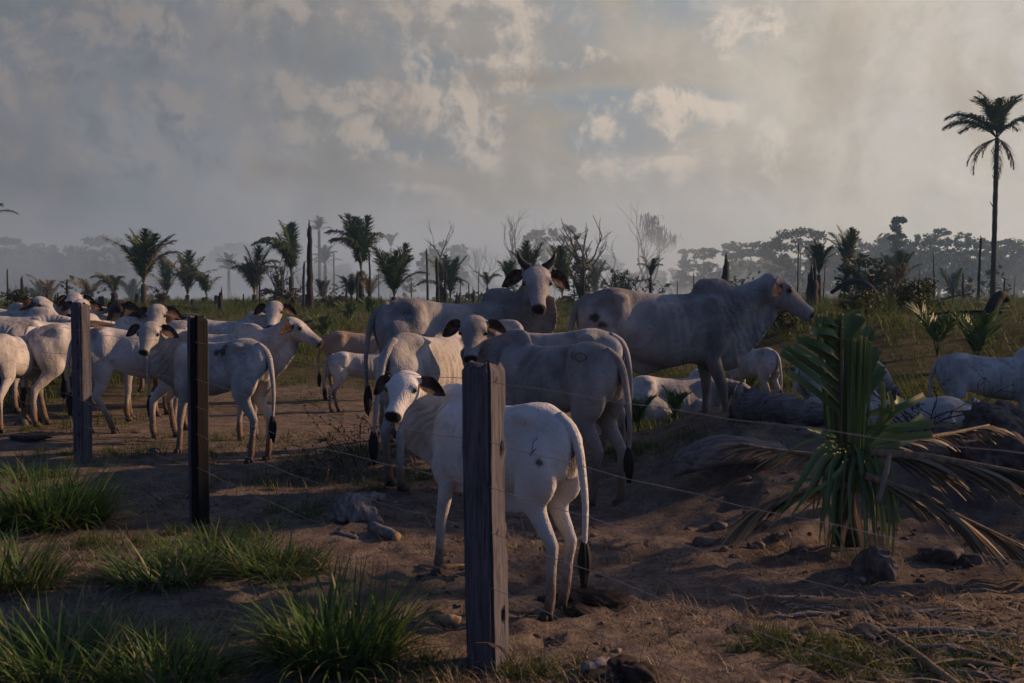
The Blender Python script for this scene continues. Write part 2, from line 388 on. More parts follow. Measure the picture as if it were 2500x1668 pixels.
gr = mesh_obj('ground', np.stack([xs, ys, zs], 1), np.stack([ii, ii+1, ii+nx+1, ii+nx], 1), M['ground'], None,
              dict(grass=grassy(xs, ys)*0.92, mound=sst(xs, 0.9, 2.0)*sst(ys, 5.9, 6.8)*(1-sst(ys, 10, 11.5))), True)
tag(gr, label='bare trampled brown earth rising to a rough grassy pasture', kind='structure')

# ---------------------------------------------------------------- grass (vectorised blades)
def blades(P, az, lean, curve, L, W, seg, r):
    """N grass blades: arcs leaning from the vertical by lean, bending by curve"""
    N = len(P); t = np.linspace(0, 1, seg+1)
    th = lean[:, None] + curve[:, None]*t[None]**1.2
    dl = L[:, None]/seg
    hx = np.concatenate([np.zeros((N, 1)), np.cumsum(np.sin((th[:, 1:]+th[:, :-1])/2)*dl, 1)], 1)
    hz = np.concatenate([np.zeros((N, 1)), np.cumsum(np.cos((th[:, 1:]+th[:, :-1])/2)*dl, 1)], 1)
    ca, sa = np.cos(az)[:, None], np.sin(az)[:, None]
    cx = P[:, 0:1] + hx*ca; cy = P[:, 1:2] + hx*sa; cz = P[:, 2:3] + hz
    w = W[:, None]*0.5*np.where(t < 0.999, (1-t**1.6)*0.9+0.1*(1-t), 0.02)[None]
    V = np.empty((N, seg+1, 2, 3), dtype=np.float32)
    V[:, :, 0] = np.stack([cx - w*(-sa), cy - w*ca, cz], -1); V[:, :, 1] = np.stack([cx + w*(-sa), cy + w*ca, cz], -1)
    b = (np.arange(N)*(seg+1)*2)[:, None] + 2*np.arange(seg)[None]
    F = np.stack([b, b+1, b+3, b+2], -1).reshape(-1, 4)
    return V.reshape(-1, 3), F, np.repeat(r, (seg+1)*2)
def join(parts):
    Vs, Fs, Rs, o = [], [], [], 0
    for V, F, r in parts: Vs.append(V); Fs.append(F+o); Rs.append(r); o += len(V)
    return np.concatenate(Vs), np.concatenate(Fs), np.concatenate(Rs)

def field_grass():
    parts = []
    for d0, d1, dens, nb, L0, W0, seg in ((11.0, 20, 26, 11, 0.19, 0.010, 2), (20, 36, 12, 11, 0.22, 0.015, 2), (36, 70, 4.4, 11, 0.26, 0.026, 1), (70, 122, 1.6, 10, 0.34, 0.050, 1)):
        area = 0.62*(d1*d1-d0*d0)+3*(d1-d0); n = int(area*dens)
        y = np.sqrt(rng.random(n)*(d1*d1-d0*d0)+d0*d0); x = (rng.random(n)*2-1)*(0.60*y+1.5)
        g = grassy(x, y); hum = fbm(x*0.55+5, y*0.55, 3)
        ok = rng.random(n) < g*((0.62 if d0 < 30 else 0.45)+np.clip(hum*4.5, -0.40, 1)); x, y, hum = x[ok], y[ok], hum[ok]; n = len(x)
        cx = np.repeat(x, nb) + rng.normal(0, 0.05+0.0016*d0, n*nb); cy = np.repeat(y, nb) + rng.normal(0, 0.05+0.0016*d0, n*nb)
        sz = np.repeat((0.55+rng.random(n)**2*1.1)*(1+np.clip(hum*4.0, -0.5, 1.3)), nb)
        N = n*nb; P = np.stack([cx, cy, terrain(cx, cy)-0.01], 1)
        hue = np.repeat(np.clip(0.42+fbm(x*0.25, y*0.25+40, 2)*1.1, 0, 1), nb)
        parts.append(blades(P, rng.random(N)*6.283, rng.random(N)*0.55, 0.2+rng.random(N)*1.0, L0*sz*(0.6+0.8*rng.random(N)), W0*(0.7+0.6*rng.random(N)), seg, np.clip(hue*0.6+rng.random(N)*0.42, 0, 0.99)))
    V, F, r = join(parts)
    o = mesh_obj('pasture_grass', V, F, M['grass'], None, dict(r=r))
    tag(o, 'rough green and yellow pasture grass covering the field', 'grass', kind='stuff')
field_grass()

def low_patch(name, label, spots, L0=0.10, W0=0.005, mat='grass', dry=0.0):
    """short sparse growth on the bare earth: (x, y, rx, ry, blades)"""
    parts = []
    for (x0, y0, rx, ry, n) in spots:
        a = rng.random(n)*6.283; q = np.sqrt(rng.random(n))
        c = rng.integers(0, max(3, n//14), n); jx = rng.normal(0, 1, n//2+4)[c]; jy = rng.normal(0, 1, n//2+4)[c]
        x = x0 + rx*(0.55*np.clip(jx, -1.7, 1.7)) + rng.normal(0, 0.03, n); y = y0 + ry*(0.55*np.clip(jy, -1.7, 1.7)) + rng.normal(0, 0.03, n)
        P = np.stack([x, y, terrain(x, y)-0.005], 1)
        r = np.clip(rng.random(n)*(0.86 if dry == 0 else 1.0) + dry, 0, 0.99)
        parts.append(blades(P, rng.random(n)*6.283, 0.2+rng.random(n)*0.9, 0.3+rng.random(n)*1.2, L0*(0.4+1.2*rng.random(n)), W0*(0.7+0.7*rng.random(n)), 3, r))
    V, F, r = join(parts)
    return tag(mesh_obj(name, V, F, M[mat], None, dict(r=r)), label, 'grass', kind='stuff')

# ---------------------------------------------------------------- cattle
def coat_mat(name, c_lo, c_hi, patch):
    m, nt, b = new_mat(name, 0.78, 0.12)
    v = coord(nt); tone = attr(nt, 'tone'); dark = attr(nt, 'dark'); dirt = attr(nt, 'dirt'); nk = attr(nt, 'nk'); nm = attr(nt, 'nm')
    n = noise_t(nt, v, 2.3, 4.0, 0.6); n2 = noise_t(nt, v, 9.0, 4.0, 0.65); f = noise_t(nt, stretch(nt, v, 1, 1, 0.35), 120.0, 2.0)
    n4 = noise_t(nt, stretch(nt, v, 1, 1, 0.6), 1.5, 5.0, 0.65, 2.0, 0.5)
    col = mixc(nt, (n.step(0.34, 0.64)*0.8 + f*0.2), c_lo, c_hi)
    col = mixc(nt, n2.step(0.52, 0.70)*0.45, col, patch)
    col = mixc(nt, n4.step(0.44, 0.64)*(tone*1.3 + 0.28), col, patch)
    col = mixc(nt, noise_t(nt, v, 34.0, 3.0, 0.7).step(0.66, 0.72)*0.5, col, (0.10, 0.085, 0.075))
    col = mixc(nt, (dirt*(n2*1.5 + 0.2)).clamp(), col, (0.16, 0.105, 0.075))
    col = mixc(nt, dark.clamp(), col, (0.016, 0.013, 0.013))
    put(nt, b.inputs['Base Color'], col)
    put(nt, b.inputs['Sheen Weight'], 0.15); put(nt, b.inputs['Sheen Roughness'], 0.5)
    # hair, soft hide unevenness and the loose vertical folds of the neck
    wv = noise_t(nt, v, 5.0, 2.0)
    sn = (nk*88.0 + wv*16.0)._m('SINE', nk*88.0 + wv*16.0, None)
    ribs = noise_t(nt, stretch(nt, v, 2.6, 1.0, 0.6), 2.6, 2.0, 0.5)
    bump(nt, b, f*0.25 + n2*0.7 + sn*nm*wv*0.28 + ribs*0.55, 0.9, 0.032)
    return m
M['coat'] = coat_mat('white_hide', (0.27, 0.255, 0.245), (0.56, 0.535, 0.515), (0.125, 0.110, 0.100))
M['pale'] = coat_mat('pale_hide', (0.52, 0.50, 0.485), (0.70, 0.68, 0.66), (0.30, 0.29, 0.285))
M['grey'] = coat_mat('grey_hide', (0.19, 0.18, 0.178), (0.36, 0.34, 0.33), (0.085, 0.080, 0.082))
M['tan'] = coat_mat('tan_hide', (0.20, 0.135, 0.10), (0.34, 0.26, 0.205), (0.13, 0.085, 0.065))
M['brown'] = coat_mat('brown_hide', (0.030, 0.018, 0.013), (0.115, 0.062, 0.038), (0.012, 0.010, 0.010))
M['black'] = coat_mat('black_hide', (0.014, 0.012, 0.012), (0.045, 0.036, 0.034), (0.012, 0.010, 0.010))
def flat_mat(name, c, rough=0.6, spec=0.3, c2=None, sc_=8.0):
    m, nt, b = new_mat(name, rough, spec)
    n = noise_t(nt, coord(nt), sc_, 4.0)
    put(nt, b.inputs['Base Color'], mixc(nt, n.step(0.3, 0.7), c, c2 or tuple(x*1.7 for x in c)))
    bump(nt, b, n, 0.4, 0.006)
    return m
M['eye'] = flat_mat('eye', (0.006, 0.005, 0.005), 0.12, 0.6)
M['hoof'] = flat_mat('hoof', (0.022, 0.018, 0.016), 0.6, 0.3, (0.07, 0.052, 0.04), 30)
M['horn'] = flat_mat('horn', (0.020, 0.017, 0.016), 0.5, 0.3)
M['earfur'] = flat_mat('ear_lining', (0.020, 0.014, 0.013), 0.9, 0.1, (0.105, 0.068, 0.060), 18)
M['tuftblack'] = flat_mat('tail_hair', (0.010, 0.009, 0.009), 0.7, 0.25)

def loft(mb, rings, n=20):
    V = []; K = len(rings)
    for (c, U, Sd, ru, rd, w, p) in rings:
        p, pt = p if isinstance(p, tuple) else (p, p)
        for j in range(n):
            a = 2*math.pi*(j+0.5)/n; ca, sa = math.cos(a), math.sin(a)
            q = pt if sa > 0 else p; V.append(Vector(c) + Sd*(w*math.copysign(abs(ca)**(2/q), ca)) + U*((ru if sa > 0 else rd)*math.copysign(abs(sa)**(2/q), sa)))
    F = [(i*n+j, i*n+(j+1) % n, (i+1)*n+(j+1) % n, (i+1)*n+j) for i in range(K-1) for j in range(n)]
    F += [tuple(range(n))[::-1], tuple((K-1)*n+j for j in range(n))]
    mb.add(V, F)
def limb(mb, pts, rr, n=14):
    """tapered limb in the fore-aft plane: rr = (fore-aft radius, sideways radius) at each joint"""
    P = [Vector(p) for p in pts]; Q = []; 
    for i in range(len(P)-1):                         # refine with a smooth radius
        for t in (0, 0.25, 0.5, 0.75):
            Q.append((P[i].lerp(P[i+1], t), [a+(b-a)*(t*t*(3-2*t)) for a, b in zip(rr[i], rr[i+1])]))
    Q.append((P[-1], rr[-1])); Yv = Vector((0, 1, 0)); rings = []
    for i, (p, r) in enumerate(Q):
        T = (Q[min(i+2, len(Q)-1)][0] - Q[max(i-2, 0)][0]).normalized()
        Sd = (Yv - T*Yv.dot(T)).normalized(); U = Sd.cross(T)
        rings.append((p, U, Sd, r[0], r[0], r[1], 2.0))
    loft(mb, rings, n)
def blob(mb, c, r, n=14):
    V = []; rows = 9; c = Vector(c)
    for i in range(1, rows):
        th = math.pi*i/rows
        for j in range(n):
            a = 2*math.pi*j/n
            V.append(c + Vector((r[0]*math.sin(th)*math.cos(a), r[1]*math.sin(th)*math.sin(a), r[2]*math.cos(th))))
    F = [(i*n+j, (i+1)*n+j, (i+1)*n+(j+1) % n, i*n+(j+1) % n) for i in range(rows-2) for j in range(n)]
    F += [tuple(range(n)), tuple((rows-2)*n+j for j in range(n))[::-1]]
    mb.add(V, F)

def remeshed(mb, voxel, it):
    me = bpy.data.meshes.new('t'); me.from_pydata([tuple(v) for v in mb.V], [], mb.F); me.update()
    o = bpy.data.objects.new('t', me); COL.objects.link(o)
    m = o.modifiers.new('r', 'REMESH'); m.mode = 'VOXEL'; m.voxel_size = voxel; m.adaptivity = 0
    s = o.modifiers.new('s', 'SMOOTH'); s.factor = 0.5; s.iterations = it
    dg = bpy.context.evaluated_depsgraph_get(); dg.update()
    ev = o.evaluated_get(dg); res = bpy.data.meshes.new_from_object(ev)
    bpy.data.objects.remove(o); bpy.data.meshes.remove(me)
    return res

def ear_mesh(L=0.235, W=0.135):
    V = []; nu, nv = 9, 7; F = []
    for side in (0, 1):
        for i in range(nu):
            u = i/(nu-1); w = W*(math.sin(math.pi*min(1, (0.10+0.90*u)**0.85))**0.75*0.98 + 0.02) if u < 1 else 0.004
            for j in range(nv):
                v = j/(nv-1)*2-1
                cup = 0.048*(v*v)*(1-0.55*u) + 0.010*math.sin(u*5)
                V.append((u*L, v*w*0.5*(1-0.10*u), cup - (0.007 if side == 0 else 0.0) - 0.05*u*u))
    base = nu*nv
    idx = []
    for i in range(nu-1):
        for j in range(nv-1):
            a = i*nv+j; F.append((a, a+nv, a+nv+1, a+1)); idx.append(0)
            b = a+base; F.append((b, b+1, b+nv+1, b+nv)); idx.append(1 if 0 < j < nv-2 or True else 0)
    rim = [i*nv for i in range(nu)] + [(nu-1)*nv+j for j in range(1, nv)] + [i*nv+nv-1 for i in range(nu-2, -1, -1)] + [j for j in range(nv-2, 0, -1)]
    for a, b in zip(rim, rim[1:]+rim[:1]): F.append((a, b, b+base, a+base)); idx.append(0)
    return V, F, idx
EAR = ear_mesh()

def hoof_mesh():
    mb = MB()
    for s in (-1, 1):
        V = []; n = 10
        for (z, rx, ry, ox) in ((0.0, 0.058, 0.030, 0.018), (0.03, 0.050, 0.028, 0.010), (0.075, 0.038, 0.024, 0.0)):
            for j in range(n):
                a = 2*math.pi*j/n
                V.append((ox + rx*math.cos(a), s*0.026 + ry*math.sin(a), z))
        F = [(i*n+j, i*n+(j+1) % n, (i+1)*n+(j+1) % n, (i+1)*n+j) for i in range(2) for j in range(n)]
        F += [tuple(range(n))[::-1], tuple(2*n+j for j in range(n))]
        mb.add(V, F)
    return mb.mesh('hoof', M['hoof'])
HOOF = hoof_mesh()
EYE = None

def cow(label, px, d, size, heading, face, fp=-52, nyaw=None, npitch=28, neck=0.52, coat='coat', calf=0.0, legs=(0.04, -0.05, 0.06, -0.10),
        lying=False, horns=False, tone=0.25, tail=0.0, vox=0.021, group='white zebu cattle', cat='cow', name='zebu_cow', udder=False, hs=1.0, belly=0.0, dz=0.0, fat=1.0, spots=(), brand=()):
    k = size/1.36; label_seed = (px*7.3 + d*31) % 50
    g = at(px, d)
    base = empty(name, (g.x, g.y, g.z + dz), R(heading), label=label, cat=cat, group=group)
    mb = MB(); Xv, Yv, Zv = Vector((1, 0, 0)), Vector((0, 1, 0)), Vector((0, 0, 1))
    drop = 0.56 if lying else 0.0
    ww = (0.82-0.08*calf)*(1.15 if lying else 1.0)*fat; up = 0.105+0.050*calf
    secs = [(-0.795, 1.19, 0.98, 0.080, 2.0), (-0.74, 1.265, 0.83, 0.155, 1.9), (-0.62, 1.330, 0.73, 0.205, 1.75), (-0.49, 1.365, 0.69, 0.245, 2.3), (-0.41, 1.362, 0.675, 0.262, 2.7), (-0.30, 1.345, 0.655, 0.235, 1.75),
            (-0.16, 1.318, 0.61, 0.255, 1.65), (0.06, 1.300, 0.555, 0.290, 1.75), (0.27, 1.308, 0.535, 0.272, 1.75), (0.45, 1.345, 0.545, 0.218, 1.6), (0.60, 1.345, 0.60, 0.175, 1.7), (0.72, 1.27, 0.70, 0.135, 2.0), (0.80, 1.17, 0.80, 0.080, 2.0)]
    rings = []
    for i, (x, t, b, w, pt) in enumerate(secs):
        b = b + up*(0.4 if i in (0, 1) else 1) - (belly*0.08 if 3 < i < 8 else 0)
        c = b + 0.50*(t-b)
        rings.append(((x, 0, c-drop), Zv, Yv, t-c, c-b, w*ww, (2.15, pt)))
    loft(mb, rings, 26)
    hump = 1.0 - 0.35*calf
    blob(mb, (0.50, 0, 1.34-drop), (0.20, 0.070, 0.125*hump)); blob(mb, (0.45, 0, 1.375-drop), (0.12, 0.055, 0.085*hump))
    for s in (-1, 1):                                    # hip bones, pin bones, shoulders, haunch
        blob(mb, (-0.43, s*0.180*ww, 1.262-drop), (0.105, 0.052, 0.055)); blob(mb, (-0.725, s*0.070, 1.130-drop), (0.055, 0.036, 0.075))
        blob(mb, (0.46, s*0.155*ww, 1.00-drop), (0.13, 0.085, 0.30)); blob(mb, (-0.57, s*0.145*ww, 0.97-drop), (0.165, 0.092, 0.26))
        blob(mb, (0.52, s*0.120*ww, 0.84-drop), (0.11, 0.09, 0.13))
    feet = []
    lt = 0.92-0.12*calf
    for q, (s, fx) in enumerate(((1, legs[0]), (-1, legs[1]))):
        if lying:
            y = s*0.20; limb(mb, [(0.47, y, 0.40), (0.44, y, 0.25), (0.78, y*1.1, 0.14), (0.56, y*0.9, 0.06), (0.40, y*0.8, 0.05)], [(0.13, 0.10), (0.10, 0.09), (0.062, 0.06), (0.045, 0.045), (0.04, 0.04)])
        else:
            y = s*0.145*ww
            limb(mb, [(0.49, s*0.15*ww, 0.86), (0.45+fx*0.15, y, 0.70), (0.475+fx*0.62, y, 0.415), (0.465+fx*0.82, y, 0.30), (0.465+fx, y, 0.135), (0.485+fx*1.04, y, 0.05)],
                 [(0.118, 0.078), (0.082*lt, 0.066*lt), (0.057*lt, 0.052*lt), (0.041*lt, 0.037*lt), (0.048*lt, 0.044*lt), (0.045*lt, 0.042*lt)])
            feet.append((0.49+fx*1.04, y, 0))
    for q, (s, fx) in enumerate(((1, legs[2]), (-1, legs[3]))):
        if lying:
            y = s*0.24; limb(mb, [(-0.55, y*0.8, 0.42), (-0.22, y*1.12, 0.24), (-0.62, y*1.15, 0.10), (-0.36, y*1.2, 0.05), (-0.20, y*1.2, 0.05)], [(0.20, 0.12), (0.155, 0.10), (0.065, 0.06), (0.042, 0.04), (0.042, 0.04)])
            blob(mb, (-0.42, y*0.95, 0.30), (0.30, 0.12, 0.20))
        else:
            y = s*0.135*ww
            limb(mb, [(-0.54, s*0.13*ww, 1.02), (-0.47+fx*0.12, s*0.150*ww, 0.80), (-0.575+fx*0.40, y, 0.62), (-0.685+fx*0.55, y, 0.485), (-0.675+fx*0.78, y, 0.34), (-0.655+fx, y, 0.135), (-0.63+fx*1.03, y, 0.05)],
                 [(0.190, 0.088), (0.148, 0.076), (0.088*lt, 0.056*lt), (0.064*lt, 0.048*lt), (0.044*lt, 0.039*lt), (0.050*lt, 0.045*lt), (0.046*lt, 0.043*lt)])
            feet.append((-0.62+fx*1.03, y, 0))
    if udder: blob(mb, (-0.40, 0, 0.66-drop), (0.15, 0.10, 0.13))
    if belly: loft(mb, [((x, 0, 0.67-drop), Zv, Yv, 0.10, dp*belly, 0.032, 2.0) for x, dp in ((-0.42, 0.02), (-0.28, 0.12), (-0.16, 0.19), (-0.04, 0.14), (0.16, 0.06), (0.32, 0.02))], 12)   # sheath and navel flap
    # neck, dewlap, head
    fl = (face-heading+180) % 360-180
    ny = R(fl*0.55 if nyaw is None else nyaw); npi = R(npitch)
    C0 = Vector((0.56, 0, 1.10-drop)); nl = neck
    P = C0 + Vector((math.cos(npi)*math.cos(ny), math.cos(npi)*math.sin(ny), math.sin(npi)))*nl
    C1 = C0 + Vector((0.22, 0.0, 0.10))*(nl/0.52)
    nr = []; dr = []; path = []
    for i in range(9):
        t = i/8; p = C0*(1-t)**2 + C1*2*t*(1-t) + P*t*t; T = ((C1-C0)*(1-t) + (P-C1)*t).normalized()
        Sd = Zv.cross(T).normalized(); U = T.cross(Sd); path.append(p)
        e = 1-t
        nr.append((p, U, Sd, 0.112+0.125*e**1.2, 0.108+0.165*e**1.5, (0.086+0.080*e**1.3)*(1-0.05*calf), 2.1))
        if i < 8: dr.append((p - U*(0.09+0.10*e), U, Sd, 0.03, (0.07+0.235*math.sin(min(1, 0.25+0.75*e)*math.pi/2))*(1-0.30*calf), 0.026+0.022*e, 2.0))
    loft(mb, nr, 18); loft(mb, dr[::-1], 12)
    loft(mb, [((x, 0, z-drop), Zv, Yv, 0.05, dp*(1-0.25*calf), w, 2.0) for x, z, dp, w in ((0.34, 0.68, 0.05, 0.05), (0.50, 0.72, 0.13, 0.05), (0.64, 0.78, 0.22, 0.05), (0.76, 0.86, 0.28, 0.042), (0.83, 0.96, 0.16, 0.03))], 12)
    hsc = 1.08*(1-0.20*calf)*hs
    fy, fpi = R(fl), R(fp)
    Dv = Vector((math.cos(fpi)*math.cos(fy), math.cos(fpi)*math.sin(fy), math.sin(fpi))); Sh = Zv.cross(Dv).normalized(); Uh = Dv.cross(Sh)
    Uh = -Uh if Uh.z < 0 and abs(fp) < 80 else Uh
    P = P + Zv*0.03
    hr = []; HL = 0.95-0.09*calf                                   # short broad face
    for (t, u, dn, w, p) in ((-0.085, 0.035, 0.06, 0.058, 2.0), (-0.045, 0.075, 0.10, 0.098, 2.2), (0.03, 0.098, 0.135, 0.119, 2.5), (0.10, 0.104, 0.150, 0.126, 2.6), (0.17, 0.096, 0.150, 0.121, 2.5),
                            (0.25, 0.080, 0.130, 0.093, 2.3), (0.33, 0.066, 0.105, 0.074, 2.2), (0.41, 0.056, 0.085, 0.068, 2.4), (0.465, 0.054, 0.085, 0.075, 2.7), (0.50, 0.046, 0.072, 0.070, 2.7), (0.520, 0.028, 0.048, 0.048, 2.2)):
        hr.append((P + Dv*t*HL*hsc, Uh, Sh, u*hsc, dn*hsc, w*hsc, p))
    loft(mb, hr, 18)
    for s in (-1, 1):
        c = P + (Dv*0.145*HL + Sh*s*0.106 + Uh*0.046)*hsc; blob(mb, c, (0.038*hsc,)*3)      # brow
        c = P + (Dv*0.01 + Sh*s*0.100)*hsc; blob(mb, c, (0.045*hsc,)*3)                 # ear root
        c = P + (Dv*0.482*HL + Sh*s*0.036 + Uh*0.022)*hsc; blob(mb, c, (0.028*hsc,)*3)      # nostrils
    me = remeshed(mb, vox, 5)
    n = len(me.vertices); co = np.empty(n*3, dtype=np.float32); me.vertices.foreach_get('co', co); co = co.reshape(-1, 3).astype(float)
    rel = co - np.array(P); tD = rel @ np.array(Dv)/hsc/HL; tU = rel @ np.array(Uh)/hsc; tS = rel @ np.array(Sh)/hsc
    inhead = (np.abs(tS) < 0.2) & (np.abs(tU) < 0.2) & (tD > -0.12)
    nose = sst(tD, 0.463, 0.482)*sst(tU, -0.050, -0.030)*inhead
    dark = nose.copy()
    eyes = []
    for s in (-1, 1):
        e = P + (Dv*0.165*HL + Sh*s*0.116 + Uh*0.030)*hsc; eyes.append(e)
        dist = np.linalg.norm(co-np.array(e), axis=1)/hsc
        dark = np.maximum(dark, 0.93*(1-sst(dist, 0.022, 0.040)))
        nd = P + (Dv*0.497*HL + Sh*s*0.034 + Uh*0.018)*hsc
        dark = np.maximum(dark, 1-sst(np.linalg.norm(co-np.array(nd), axis=1)/hsc, 0.012, 0.03))
    z = co[:, 2] + drop
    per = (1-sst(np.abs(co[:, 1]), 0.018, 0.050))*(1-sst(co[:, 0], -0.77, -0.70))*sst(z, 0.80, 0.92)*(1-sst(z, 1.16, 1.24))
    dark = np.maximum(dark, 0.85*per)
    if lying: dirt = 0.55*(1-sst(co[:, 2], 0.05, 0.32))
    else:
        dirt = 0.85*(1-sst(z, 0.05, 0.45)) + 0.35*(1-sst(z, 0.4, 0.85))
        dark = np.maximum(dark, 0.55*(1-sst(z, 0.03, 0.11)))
    for (sx, sz, sy, sr) in spots:                     # bare or dirty dark patches of the hide
        q = np.hypot(co[:, 0]-sx, z-sz)/sr + 0.9*fbm(co[:, 0]*22+3, co[:, 2]*22, 3)
        dark = np.maximum(dark, 0.88*(1-sst(q, 0.55, 1.0))*(co[:, 1]*sy > 0))
    # nearest point of the neck path: fold coordinate
    pp = np.array([tuple(p) for p in path]); dd = np.linalg.norm(co[:, None, :]-pp[None], axis=2)
    i0 = np.clip(dd.argmin(1), 1, 7); seg = pp[i0+1]-pp[i0-1]; seg /= np.linalg.norm(seg, axis=1)[:, None]
    nk = i0/8*nl + ((co-pp[i0])*seg).sum(1)
    nm = sst(nk, -0.12, 0.05)*(1-sst(nk, nl*0.80, nl*1.0))*(co[:, 0] > 0.35)*(1-sst(tD, -0.1, 0.0)*inhead)*(z > 0.55)*(1-sst(z-0.35*np.maximum(co[:, 0]-0.5, 0), 1.24, 1.34))
    # bones under the skin: flank hollow, thurl, girth and rib furrows
    nr_ = np.empty(n*3, dtype=np.float32); me.vertices.foreach_get('normal', nr_); nr_ = nr_.reshape(-1, 3).astype(float)
    X_, sd_ = co[:, 0], sst(np.abs(co[:, 1]), 0.05, 0.13)
    ga = lambda cx, cz, rx, rz: np.exp(-((X_-cx)/rx)**2-((z-cz)/rz)**2)
    dsp = -0.034*ga(-0.25, 1.12, 0.085, 0.13) - 0.024*ga(-0.58, 1.19, 0.10, 0.06) - 0.020*ga(0.27, 0.95, 0.055, 0.22) - 0.022*ga(-0.33, 0.82, 0.07, 0.10) - 0.018*ga(0.62, 1.12, 0.05, 0.16) + 0.012*ga(-0.50, 0.95, 0.10, 0.16)
    rib = sst(X_, -0.20, -0.08)*(1-sst(X_, 0.20, 0.30))*sst(z, 0.74, 0.86)*(1-sst(z, 1.10, 1.22))
    dsp = dsp + 0.0045*(1.2-0.5*calf)*rib*np.sin(X_*78 + (z-1.0)*9) + 0.010*fbm(X_*7+z*3+label_seed, z*7-co[:, 1]*3, 3)
    co = co + nr_*(dsp*sd_)[:, None]*(0.5 if lying else 1.0)
    me.vertices.foreach_set('co', (co*k).astype(np.float32).ravel())
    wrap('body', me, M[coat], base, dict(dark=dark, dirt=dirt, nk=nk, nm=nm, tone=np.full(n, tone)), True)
    if brand:                                           # iron brand: dark strokes laid on the hide
        bv = BVHTree.FromPolygons([tuple(v) for v in (co*k)], [tuple(p.vertices) for p in me.polygons])
        for line in brand:
            pts = []
            for (bx, bz, sy) in line:
                h = bv.ray_cast(Vector((bx*k, sy*1.5, bz*k)), Vector((0, -sy, 0)))
                if h[0] is not None: pts.append(h[0] + h[1]*0.0005)
            if len(pts) > 1: MB().tube(pts, [0.0030*k]*len(pts), 5).build('brand_mark', M['tuftblack'], base)
    # ears: opening forward, drooping a little
    Vn, Fn, idx = EAR
    for s in (-1, 1):
        A = (Sh*s*1.0 - Zv*random.uniform(0.22, 0.48) - Dv*0.05 - Uh*random.uniform(0.10, 0.35)).normalized(); N = (Uh*0.85 + Dv*0.35 - A*(Uh*0.85+Dv*0.35).dot(A)).normalized(); B = N.cross(A)
        o0 = P + (Dv*0.010 + Sh*s*0.115 + Uh*0.0)*hsc; es = hsc*1.06
        Vw = [(o0 + A*x*es + B*y*es + N*zz*es)*k for x, y, zz in Vn]
        e = mesh_obj('ear', [tuple(v) for v in Vw], Fn, [M[coat], M['earfur']], base, dict(dark=[0.10]*len(Vw), dirt=[0]*len(Vw), nk=[0]*len(Vw), nm=[0]*len(Vw), tone=[tone]*len(Vw)), True, idx)
    for e in eyes:
        eb = MB(); blob(eb, e*k, (0.024*hsc*k,)*3, 10); eb.build('eye', M['eye'], base)
    for f in feet:
        link('hoof', HOOF, base, Vector(f)*k, (0, 0, random.uniform(-.15, .15)), k*1.02*lt)
    if horns:
        for s in (-1, 1):
            hb = MB(); pts = []; rad = []
            for i in range(8):
                t = i/7
                pts.append((P + (Dv*(-0.035-0.02*t) + Sh*s*(0.065+0.105*math.sin(t*1.7)))*hsc + Zv*(0.02+0.150*t**1.3) + Uh*0.02)*k)
                rad.append(k*(0.040*(1-t)**0.6+0.005))
            hb.tube(pts, rad, 10).build('horn', M['horn'], base)
    # tail
    tb = MB(); sw = tail
    pts = [(-0.64, 0, 1.285-drop), (-0.755, 0, 1.225-drop), (-0.812, sw*0.1, 1.13-drop), (-0.845, sw*0.25, 1.00-drop), (-0.87, sw*0.55, 0.78-drop), (-0.86, sw*0.85, 0.58-drop), (-0.85, sw, 0.47-drop)]
    if lying: pts = [(-0.735, 0, 0.755), (-0.81, 0, 0.71), (-0.86, 0.03, 0.55), (-0.88, 0.06, 0.35), (-0.87, 0.10, 0.18), (-0.82, 0.16, 0.06)]
    nn_ = len(pts); V = [Vector(p)*k for p in pts]
    cr = []
    for i in range(nn_-1):
        for t in (0, 0.33, 0.67): 
            p0, p1, p2, p3 = V[max(i-1, 0)], V[i], V[i+1], V[min(i+2, nn_-1)]
            cr.append(0.5*((2*p1) + (p2-p0)*t + (2*p0-5*p1+4*p2-p3)*t*t + (3*p1-p0-3*p2+p3)*t**3))
    cr.append(V[-1]); L = len(cr)
    rad = [k*(0.032*(1-i/(L-1))**1.2+0.013) for i in range(L)]
    to = tb.tube(cr, rad, 8, dark=0.0, dirt=0.1, nk=0.0, nm=0.0, tone=tone).build('tail', M[coat], base)
    e0 = V[-1]; tb = MB(); ln = 0.27 if not lying else 0.12
    for q in range(9):
        a = q*2.4; r0 = 0.012 if q else 0
        pts = [e0 + Vector((r0*math.cos(a), r0*math.sin(a), 0.06 - i/6*(ln+random.uniform(-.03, .03))/1.0))*k + Vector((math.cos(a), math.sin(a), 0))*k*0.016*math.sin(i/6*math.pi) for i in range(7)]
        if lying: pts = [Vector((p.x, p.y, max(p.z, 0.02))) for p in pts]
        tb.tube(pts, [k*0.015*math.sin(0.30+2.6*i/6) + 0.002 for i in range(7)], 6)
    tb.build('tail_tuft', M['tuftblack'], to)
    return base

